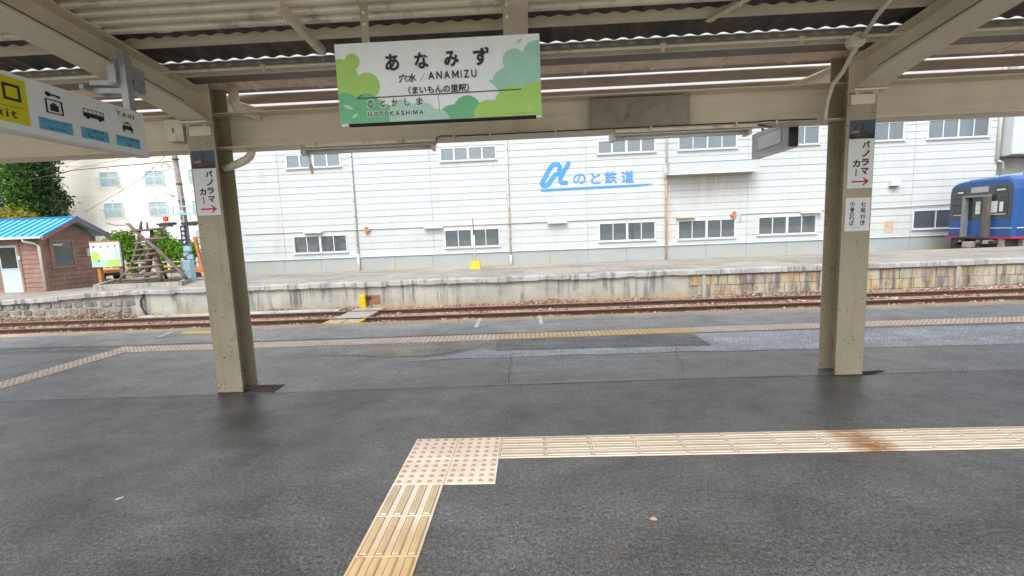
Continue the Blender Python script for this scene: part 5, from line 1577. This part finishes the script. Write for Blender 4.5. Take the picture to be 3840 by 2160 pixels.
# ================================================================== signal pole with lamps and boards
po = empty("utility_pole", (-12.18, 16.5, .06), "grey concrete pole with crossarms, black lamp housings and a navy name board", "utility pole")
mb = MB(); mb.tube([(0, 0, 0), (-.02, 0, 2.5), (-.09, 0, 4.9)], [.115, .10, .085], 14); mb.build("pole", M['pole'], po, smooth=True)
mb = MB()
for z in (4.36, 3.5, 2.9, 2.3, 2.1): mb.tube([(-.05*z/4.4-.01, 0, z-.02), (-.05*z/4.4-.01, 0, z+.02)], .112, 14)
mb.build("pole_band", M['rust_rail'], po)
mb = MB(); mb.box(-.76, .52, -.14, -.10, 2.405, 2.465); mb.box(-.29, .33, -.14, -.11, 2.68, 2.72); mb.box(-.29, -.26, -.14, -.11, 2.466, 2.679); mb.box(-.08, .10, -.15, .0, 2.43, 2.56); mb.build("crossarm", M['pale_blue'], po)
mb = MB(); mb.box(-.24, -.06, -.02, .02, 4.36, 4.40); mb.bar((-.10, 0, 3.95), (-.42, 0, 4.2), .03, .03); mb.bar((.0, -.1, 3.02), (.25, -.1, 3.05), .025, .025); mb.build("bracket", M['galv'], po)
mb = MB(); mb.tube([(-.09+.14*math.cos(a)-.30, -.1, 4.1+.14*math.sin(a)) for a in [k*math.pi/8 for k in range(17)]], .010, 5); mb.build("cable_coil", M['dark'], po, smooth=True)
def lamp_head(dx, s):
    mb = MB()
    mb.prism([(dx-.02, 2.02), (dx+.30, 2.02), (dx+.34, 2.10), (dx+.30, 2.155), (dx+.02, 2.15), (dx-.06, 2.09)], 'y', -.28, -.06)
    mb.prism([(dx+.29, 2.06), (dx+.46, 2.08), (dx+.47, 2.16), (dx+.29, 2.165)], 'y', -.27, -.07)
    mb.prism([(dx-.16, 2.09), (dx-.05, 2.07), (dx-.05, 2.13), (dx-.16, 2.13)], 'y', -.25, -.09)
    mb.tube([(dx+.14, -.17, 2.156), (dx+.14, -.14, 2.404)], .012, 6)
    mb.build("lamp_housing", M['black_box'], po)
lamp_head(-.72, 1); lamp_head(.17, 1)
mb = MB(); mb.box(-.64, -.50, -.2, -.12, 2.205, 2.365); mb.build("red_indicator", M['red_box'], po)
mb = MB(); mb.box(-.115, .085, -.135, -.118, 1.35, 2.03); nb = mb.build("name_board", M['navy'], po)
k = MB(); P = lambda a, b: (a, -.1375, b)
for ch, z1 in zip("あなみず", (1.98, 1.82, 1.66, 1.50)): text_on(k, ch, P, -.07, .04, z1-.115, z1, .03)
k.build("lettering", M['signwhite'], nb)
mb = MB(); mb.tube([(-.79, -.05, 3.43), (-.20, -.12, 3.07)], .042, 10); mb.build("lamp_tube", M['white_enamel'], po, smooth=True)
mb = MB(); mb.box(-.02, .22, -.22, -.12, 1.12, 1.30); mb.box(.05, .26, -.2, -.12, .84, 1.0); mb.box(-.06, .10, -.2, -.12, .95, 1.08); mb.build("meter_box", M['pale_blue'], po)
mb = MB(); mb.box(.02, .06, -.12, -.09, 0, 3.4); mb.build("cable_duct", M['galv'], po)
cb = empty("relay_cabinet", (-11.98, 16.15, .131), "pale blue weathered cabinet standing at the foot of the concrete pole", "cabinet")
mb = MB(); mb.bbox(-.13, .13, -.12, .12, 0, .74, .01); b0 = mb.build("case", M['pale_blue'], cb)
mb = MB(); mb.box(-.11, .11, -.128, -.1205, .05, .69); mb.build("door", M['pale_blue'], b0)
mb = MB(); mb.box(.07, .09, -.136, -.1285, .32, .42); mb.build("handle", M['galv'], b0)
mb = MB(); mb.bbox(-.24, -.135, -.08, .10, 0, .72, .01); mb.build("side_post", M['galv'], cb)

# overhead wires
def wire(pts, r, label):
    out = []
    for i in range(len(pts)-1):
        for q in range(6):
            a, b = Vector(pts[i]), Vector(pts[i+1]); p = a.lerp(b, q/6); out.append(p)
    out.append(Vector(pts[-1]))
    tag(MB().tube(out, r, 5).build("overhead_wire", M['dark'], None, smooth=True), label, "wire")
wire([(-27.5, 24, 5.04), (-24.6, 22.5, 4.75), (-18.5, 19, 4.62), (-12.3, 16.5, 4.36)], .016, "thick dark wire sagging from the pole across the cream apartment block")
wire([(-27.0, 24, 5.62), (-25.5, 24, 5.42), (-21.8, 22, 5.48), (-12.3, 16.5, 5.0)], .010, "upper thin wire running from the pole top toward the wooded slope")
wire([(-24.6, 24, 5.16), (-21.9, 23, 5.4), (-12.3, 16.5, 4.8)], .008, "faint wire just above the thick wire on the apartment block")
wire([(-23.0, 24, 3.3), (-19.74, 24, 4.86), (-17, 23, 6.2)], .010, "slanting guy wire rising across the apartment block between its windows")
wire([(-18.3, 20, 2.50), (-17.9, 20, 2.36), (-17.3, 20, 2.36), (-13.4, 15.4, 2.2)], .014, "short dark wire drooping to the top of the log tower")

# ================================================================== fence, barrier, trolley, crane behind
fe = empty("yard_fence", (0, 21.5, -.01), "low white post and rail fence behind the log tower", "fence")
for k in range(9):
    x = -20.4 + .70*k
    MB().bbox(x-.045, x+.045, -.045, .045, 0, .80, .006).build("post", M['fence'], fe)
for z in (.42, .66): MB().tube([(-20.5, -.06, z), (-14.6, -.06, z-.02)], .022, 8).build("rail", M['fence'], fe, smooth=True)
br_ = empty("yellow_barrier", (0, 20.5, 0), "yellow pipe barrier running low behind the log tower", "barrier")
MB().tube([(-19.8, 0, .46), (-15.2, 0, .46)], .045, 10).build("pipe_rail", M['yellow_pipe'], br_, smooth=True)
for x in (-19.4, -18.0, -16.6, -15.3): MB().tube([(x, 0, -.01), (x, 0, .46)], .035, 8).build("leg", M['yellow_pipe'], br_)
tr = empty("track_trolley", (-18.9, 20.0, -.01), "low orange rail trolley with dark wheels behind the small station sign", "trolley")
MB().bbox(-.75, .75, -.45, .45, .33, .46, .01).build("deck", M['orange'], tr)
for x in (-.45, .42):
    for y in (-.38, .38): MB().tube([(x, y-.04, .17), (x, y+.04, .17)], .17, 14).build("wheel", M['black_box'], tr)
MB().box(-.6, .6, -.3, .3, .2, .3295).build("frame", M['under'], tr)
cg = empty("orange_frame", (-13.55, 19.0, -.01), "orange steel A frame machine just left of the left column", "machine")
mb = MB(); mb.bar((-.14, 0, 1.74), (.02, 0, .45), .10, .10); mb.bar((.12, 0, 1.74), (.30, 0, .45), .10, .10); mb.bar((-.2, 0, 1.70), (.2, 0, 1.70), .08, .08); mb.bar((-.06, 0, 1.2), (.16, 0, 1.2), .05, .05); mb.build("mast", M['orange'], cg)
MB().bbox(-.15, .9, -.4, .4, .28, .46, .01).build("base", M['orange'], cg)
for x in (0, .7): MB().tube([(x, -.35, .15), (x, -.27, .15)], .15, 12).build("wheel", M['black_box'], cg)

# ================================================================== cream apartment block
ma = empty("apartment_block", (-34.74, 38, 0), "cream rendered apartment block with railed windows beyond the yard", "apartment block", rz=.11)
mb = MB(); mb.box(-4.35, 14.6, .02, 14, -.7, 12); mb.box(14.6, 20, .02, 14, -.7, 12); mb.build("wall", M['mansion'], ma)
for z in (3.3, 5.65, 8.1, 10.6): MB().box(-4.37, 14.7, -.004, .019, z, z+.05).build("floor_band", M['mansion'], ma)
for z in (3.6, 6.0, 8.5): MB().box(-4.62, -4.36, .1, 1.4, z, z+1.0).build("side_ledge", M['mansion'], ma)
for i, x in enumerate((0.0, 3.50, 6.95, 10.4)):
    for j, z in enumerate((8.75, 6.22, 3.70, 1.2)):
        mb = MB()
        frame_w = .06
        for a0, a1, b0, b1 in ((x, x+1.5, z+.12, z+.18), (x, x+1.5, z+1.30, z+1.36), (x, x+.06, z+.18, z+1.30), (x+1.44, x+1.5, z+.18, z+1.30), (x+.72, x+.78, z+.18, z+1.30)): mb.box(a0, a1, -.05, .03, b0, b1)
        w_ = mb.build("window", M['alu'], ma)
        for a0, a1 in ((x+.06, x+.72), (x+.78, x+1.44)):
            MB().box(a0, a1, -.01, .018, z+.18, z+1.30).build("pane", M['curtain'] if (i+j) % 3 else simple('dull_glass', (0.22, 0.30, 0.32), 0.15, 0.2, 1.0) if not (i or j) else M['curtain'], w_)
        mb = MB()
        mb.box(x-.12, x+1.62, -.36, -.32, z+.02, z+.07); mb.box(x-.12, x+1.62, -.36, -.32, z+.80, z+.85)
        for k in range(15): mb.box(x-.10+.12*k, x-.085+.12*k, -.35, -.33, z+.0702, z+.7998)
        for sx in (x-.12, x+1.58):
            for zz in (.02, .80): mb.box(sx, sx+.04, -.319, -.0, z+zz, z+zz+.05)
        mb.build("balcony_rail", M['balcony_rail'], w_)
        MB().tube([(x+.65, -.12, z+1.62), (x+.75, -.03, z+1.62)], .06, 8).build("vent", M['alu'], ma)

# ================================================================== trees and shrubs
def crown_mesh(centres, n, leaf, seed):
    """leaf-sized faces gathered in clumps over the given ellipsoids"""
    r = np.random.default_rng(seed)
    C_ = np.array([c[:3] for c in centres], float); R_ = np.array([c[3:6] for c in centres], float)
    vol = R_.prod(1)**.67; pick = r.choice(len(centres), n//9, p=vol/vol.sum())
    d = r.normal(size=(n//9, 3)); d /= np.linalg.norm(d, axis=1)[:, None]
    cl = C_[pick] + d*R_[pick]*r.uniform(.55, 1.04, (n//9, 1))
    p = np.repeat(cl, 9, 0) + r.normal(size=(n//9*9, 3))*leaf*2.0
    N = len(p)
    u = r.normal(size=(N, 3)); u /= np.linalg.norm(u, axis=1)[:, None]
    w = r.normal(size=(N, 3)); w -= (w*u).sum(1)[:, None]*u; w /= np.linalg.norm(w, axis=1)[:, None]
    s = leaf*r.uniform(.6, 1.5, (N, 1))
    V = np.stack([p-u*s, p+w*s*.5, p+u*s, p-w*s*.5], 1).reshape(-1, 3)
    F = (np.arange(N*4).reshape(-1, 4)).tolist()
    return V.tolist(), F
def plant(name, loc, label, cat, centres, n, leaf, m, trunk, seed, group=None):
    o = empty(name, loc, label, cat, group)
    V, F = crown_mesh(centres, n, leaf, seed)
    me = bpy.data.meshes.new("crown"); me.from_pydata(V, [], F); me.materials.append(M[m])
    link(bpy.data.objects.new("crown", me), o)
    mb = MB()
    for pts, rr in trunk: mb.tube(pts, rr, 8)
    mb.build("trunk", M['bark'], o, smooth=True)
    return o
def tall(seed, h, w):
    r = random.Random(seed); c = []
    for k in range(11):
        f = k/10
        c.append((r.uniform(-w, w)*.5, r.uniform(-w, w)*.4, h*(.12+.82*f), w*(.95-.45*f)*r.uniform(.6, 1), w*.7, h*.10*r.uniform(.8, 1.3)))
    return c
G_ = "trees on the slope left of the apartment block"
plant("conifer_tree", (-36.3, 35.5, -.02), "dark conifer standing closest to the edge of the cream apartment block", "tree", tall(1, 11.5, 1.1), 9000, .11, 'leaf_dark', [([(0, 0, 0), (0, 0, 11)], [.22, .05])], 11, G_)
plant("conifer_tree", (-39.3, 37, -.02), "dark conifer behind the creeper covered tree", "tree", tall(2, 12.5, 1.5), 9000, .12, 'leaf_dark', [([(0, 0, 0), (0, 0, 12)], [.25, .05])], 12, G_)
plant("creeper_tree", (-37.4, 34, -.02), "light green creeper covered tree above the blue hut roof", "tree", tall(3, 10.5, .95), 9000, .11, 'leaf_mid', [([(0, 0, 0), (.1, 0, 10)], [.2, .06])], 13, G_)
plant("conifer_tree", (-42.5, 38, -.02), "dark conifer furthest from the apartment block", "tree", tall(4, 12.5, 2.0), 9000, .13, 'leaf_dark', [([(0, 0, 0), (0, 0, 12)], [.25, .05])], 14, G_)
plant("yellow_shrub", (-30.6, 27, -.02), "yellow green shrub showing over the blue hut roof", "shrub", [(0, 0, 3.3, 1.7, .8, .55), (.9, 0, 3.2, .9, .7, .5), (-1, 0, 2.6, 1.5, .8, .9), (0, 0, 1.6, 1.2, .7, 1.0)], 7000, .08, 'leaf_yellow', [([(0, 0, 0), (0, 0, 3)], [.12, .05])], 15)
plant("green_shrub", (-21.2, 24, -.02), "bright green shrub between the hut and the log tower", "shrub", [(0, 0, 1.5, .75, .6, .6), (-.6, 0, 1.2, .7, .6, .5), (.55, 0, 1.1, .6, .5, .55), (.1, 0, .7, 1.0, .6, .6), (.15, 0, 1.9, .45, .4, .30)], 9000, .065, 'leaf_bright', [([(0, 0, 0), (0, 0, 1.4)], [.08, .03])], 16)
plant("green_shrub", (-18.35, 24, -.02), "bright green shrub between the log tower and the concrete pole", "shrub", [(0, 0, 1.15, .75, .6, .5), (-.75, 0, 1.3, .55, .5, .6), (.55, 0, 1.05, .55, .5, .5), (0, 0, .6, 1.05, .6, .55), (-.75, 0, 1.9, .3, .3, .25)], 9000, .065, 'leaf_bright', [([(0, 0, 0), (0, 0, 1.2)], [.08, .03])], 17)
plant("green_shrub", (-15.9, 24.5, -.02), "green shrub behind the concrete pole and orange frame", "shrub", [(0, 0, .9, .8, .5, .6), (.6, 0, 1.2, .5, .4, .4)], 5000, .065, 'leaf_mid', [([(0, 0, 0), (0, 0, 1.0)], [.07, .03])], 18)
# ================================================================== blue diesel railcar at the right
TX, TY0, TY1 = 18.35, 18.25, 21.0
tn = empty("blue_railcar", (TX, TY0, 0), "blue diesel railcar with a grey gangway waiting at the right of the depot", "railcar")
WD = TY1 - TY0
cy = WD/2
ZB, ZS, ZR = .50, 2.42, 2.76            # skirt line, shoulder, roof crown
def section(inset=0.0, n=9):
    pts = [(inset, ZB), (inset, ZS-.15)]
    for k in range(1, n):
        a = math.pi*(1-k/n)
        pts.append((cy + (cy-inset)*math.copysign(abs(math.cos(a))**.45, math.cos(a)), ZS-.15 + (ZR-ZS+.15-inset)*math.sin(a)**.7))
    pts += [(WD-inset, ZS-.15), (WD-inset, ZB)]
    return pts
mb = MB()
secs = [(0.0, .07), (.05, .02), (.14, 0.0), (20.0, 0.0)]
rings = [[(x, y, z) for y, z in section(i)] for x, i in secs]
n = len(rings[0]); vs = [p for r in rings for p in r]; fs = []
for i in range(len(rings)-1):
    for k in range(n-1): fs.append((i*n+k, i*n+k+1, (i+1)*n+k+1, (i+1)*n+k))
fs.append(tuple(range(n))); fs.append(tuple(range((len(rings)-1)*n, len(rings)*n)))
body = mb.add(vs, fs).build("body", M['train_blue'], tn)
F_ = lambda d: (lambda a, b: (-d, a, b))           # plane of the front, a across, b up
def fpoly(name, m, pts, d, parent=body, th=.01):
    return MB().prism(pts, 'x', -d-th, -d).build(name, m, parent)
# dark window mask across the front
mask = []
for y, z in section(.10):
    if z > 1.17: mask.append((y, min(z, 2.50)))
fpoly("front_mask", M['train_mask'], [(.10, 1.17)] + mask + [(WD-.10, 1.17)], .0005)
for a0, a1 in ((.22, .92), (1.90, 2.53)):
    fpoly("windscreen", M['train_glass'], [(a0, 1.26), (a1, 1.26), (a1, 2.12), (a0, 2.12)], .0115)
    mb = MB(); mb.box(-.030, -.0225, a0+.06, a1-.06, 1.34, 1.365); mb.build("grab_rail", M['train_white'], body)
for a0, a1 in ((.26, .80), (1.98, 2.44)):
    o = fpoly("headlamp", M['train_glass'], [(a0, 2.18), (a1, 2.18), (a1-.04, 2.40), (a0+.04, 2.40)], .0115)
    fpoly("lamp_lens", M['white_enamel'], [(a0+.1, 2.26), (a1-.12, 2.26), (a1-.12, 2.31), (a0+.1, 2.31)], .0225, body)
for a0, a1, b0, b1 in ((.40, .54, 1.45, 1.82), (.62, .86, 1.42, 1.86)): fpoly("windscreen_glint", M['shelf'], [(a0, b0), (a1, b0), (a1, b1), (a0, b1)], .0225, body, .003)  # pale shapes paint bright reflections onto the windscreen
fpoly("destination_panel", M['grey_case'], [(1.02, 2.24), (1.76, 2.24), (1.74, 2.46), (1.04, 2.46)], .0115)
# gangway with its door
g0, g1 = .86, 1.92
for a0, a1, m in ((g0, g0+.16, 'gangway'), (g1-.13, g1, 'gangway_grey')):
    MB().bbox(-.20, -.0005, a0, a1, .46, 2.06, .02).build("gangway_post", M[m], tn)
MB().box(-.20, -.0005, g0+.0, g1, 2.0605, 2.13).build("gangway_top", M['gangway_grey'], tn)
MB().box(-.24, -.0005, g0, g1, .40, .459).build("gangway_sill", M['under'], tn)
d_ = fpoly("front_door", M['train_blue'], [(g0+.165, .465), (g1-.135, .465), (g1-.135, 2.055), (g0+.165, 2.055)], .0120, tn, .012)
fpoly("door_mask", M['train_glass'], [(g0+.17, 1.16), (g1-.14, 1.16), (g1-.14, 2.05), (g0+.17, 2.05)], .0245, d_)
fpoly("door_window", M['shelf'], [(g0+.42, 1.38), (g0+.62, 1.38), (g0+.62, 1.88), (g0+.42, 1.88)], .0365, d_, .004)
# stripes
for a0, a1 in ((.02, g0-.01), (g1+.01, WD-.02)): fpoly("white_line", M['train_white'], [(a0, .80), (a1, .80), (a1, .83), (a0, .83)], .003)
MB().box(.15, 20, -.008, -.0005, .80, .83).build("white_line", M['train_white'], body)
MB().box(.15, 20, -.006, -.0005, .505, .78).build("lower_panel", M['train_deep'], body)
MB().box(-.06, 20, -.05, WD+.05, .405, .495).build("red_band", M['train_red'], tn)
# side window and markings
MB().box(.62, 2.6, -.012, -.0005, 1.40, 1.86).build("side_window", M['train_glass'], body)
mb = MB(); mb.bar((.60, -.014, 1.84), (1.0, -.014, 2.02), .02, .03, up=(0, 1, 0)); mb.box(.66, .9, -.016, -.0125, 1.42, 1.45); mb.build("window_trim", M['train_white'], body)
mb = MB()
for z in (.90, .97, 1.05, 1.13): mb.box(.62, 1.4, -.0085, -.0065, z, z+.03)
for z in (.56, .65): mb.box(.70, 1.4, -.0085, -.0065, z, z+.035)
mb.build("side_print", M['train_white'], body)
# roof gear
mb = MB(); mb.box(.3, 20, .55, WD-.55, 2.70, 2.80); mb.build("roof_deck", M['train_light'], tn)
mb = MB(); mb.box(1.35, 4, .35, WD-.5, 2.8005, 2.94); mb.build("roof_unit", M['white_enamel'], tn)
mb = MB(); mb.tube([(.25, .9, 2.7), (.25, .9, 2.90)], .03, 8); mb.tube([(.95, .7, 2.7), (.95, .7, 2.94)], .025, 8); mb.tube([(.45, 1.0, 2.83), (.95, .7, 2.86), (1.4, .8, 2.92)], .014, 6); mb.build("antenna", M['train_light'], tn)
# underframe
mb = MB(); mb.box(.02, 20, .2, WD-.2, -.30, .4045); mb.build("underframe", M['under'], tn)
for x0, x1, y0, z0 in ((.45, .75, -.01, -.1), (1.05, 1.7, .0, -.1), (2.4, 3.2, .0, -.15)):
    MB().bbox(x0, x1, y0+.01, y0+.4, z0-.15, .40, .01).build("equipment_box", M['under_pale'], tn)
MB().box(-.02, .02, .25, .5, -.3, .40).build("front_plate", M['under_pale'], tn)
mb = MB(); mb.bbox(-.45, .1, cy-.13, cy+.13, .05, .28, .02); mb.build("coupler", M['under_pale'], tn)
r = random.Random(5)
for k in range(9):
    y = .55 + .2*k; s = r.uniform(.05, .11); z = r.uniform(.14, .32)
    MB().bbox(-.14-r.uniform(0, .12), .0, y-s, y+s, z-s*.7, z+s*.7, .015).build("hose_box", M['under_pale'] if k % 2 else M['under'], tn)
for y in (.7, 1.05, 1.7, 2.0): mb = MB(); mb.tube([(-.05, y, .38), (-.2, y+.03, .2), (-.22, y+.1, .1), (-.1, y+.16, .22)], .022, 6); mb.build("brake_hose", M['dark'], tn, smooth=True)
for x in (2.6, 4.7):
    for y in (.35, WD-.45): MB().tube([(x, y, -.42), (x, y+.1, -.42)], .43, 16).build("wheel", M['under'], tn)
tag(MB().box(17.0, 40, 18.06, 22.2, -.74, -.69).build("stabling_bed", M['bed']), kind="structure")
rl = empty("stabling_track", (0, 19.63, -.69), "short stabling track under the blue railcar behind the far platform", "railway track")
for y in (-.5335, .5335): MB().box(17.2, 40, y-.033, y+.033, 0, .12).build("rail", M['rust_rail'], rl)
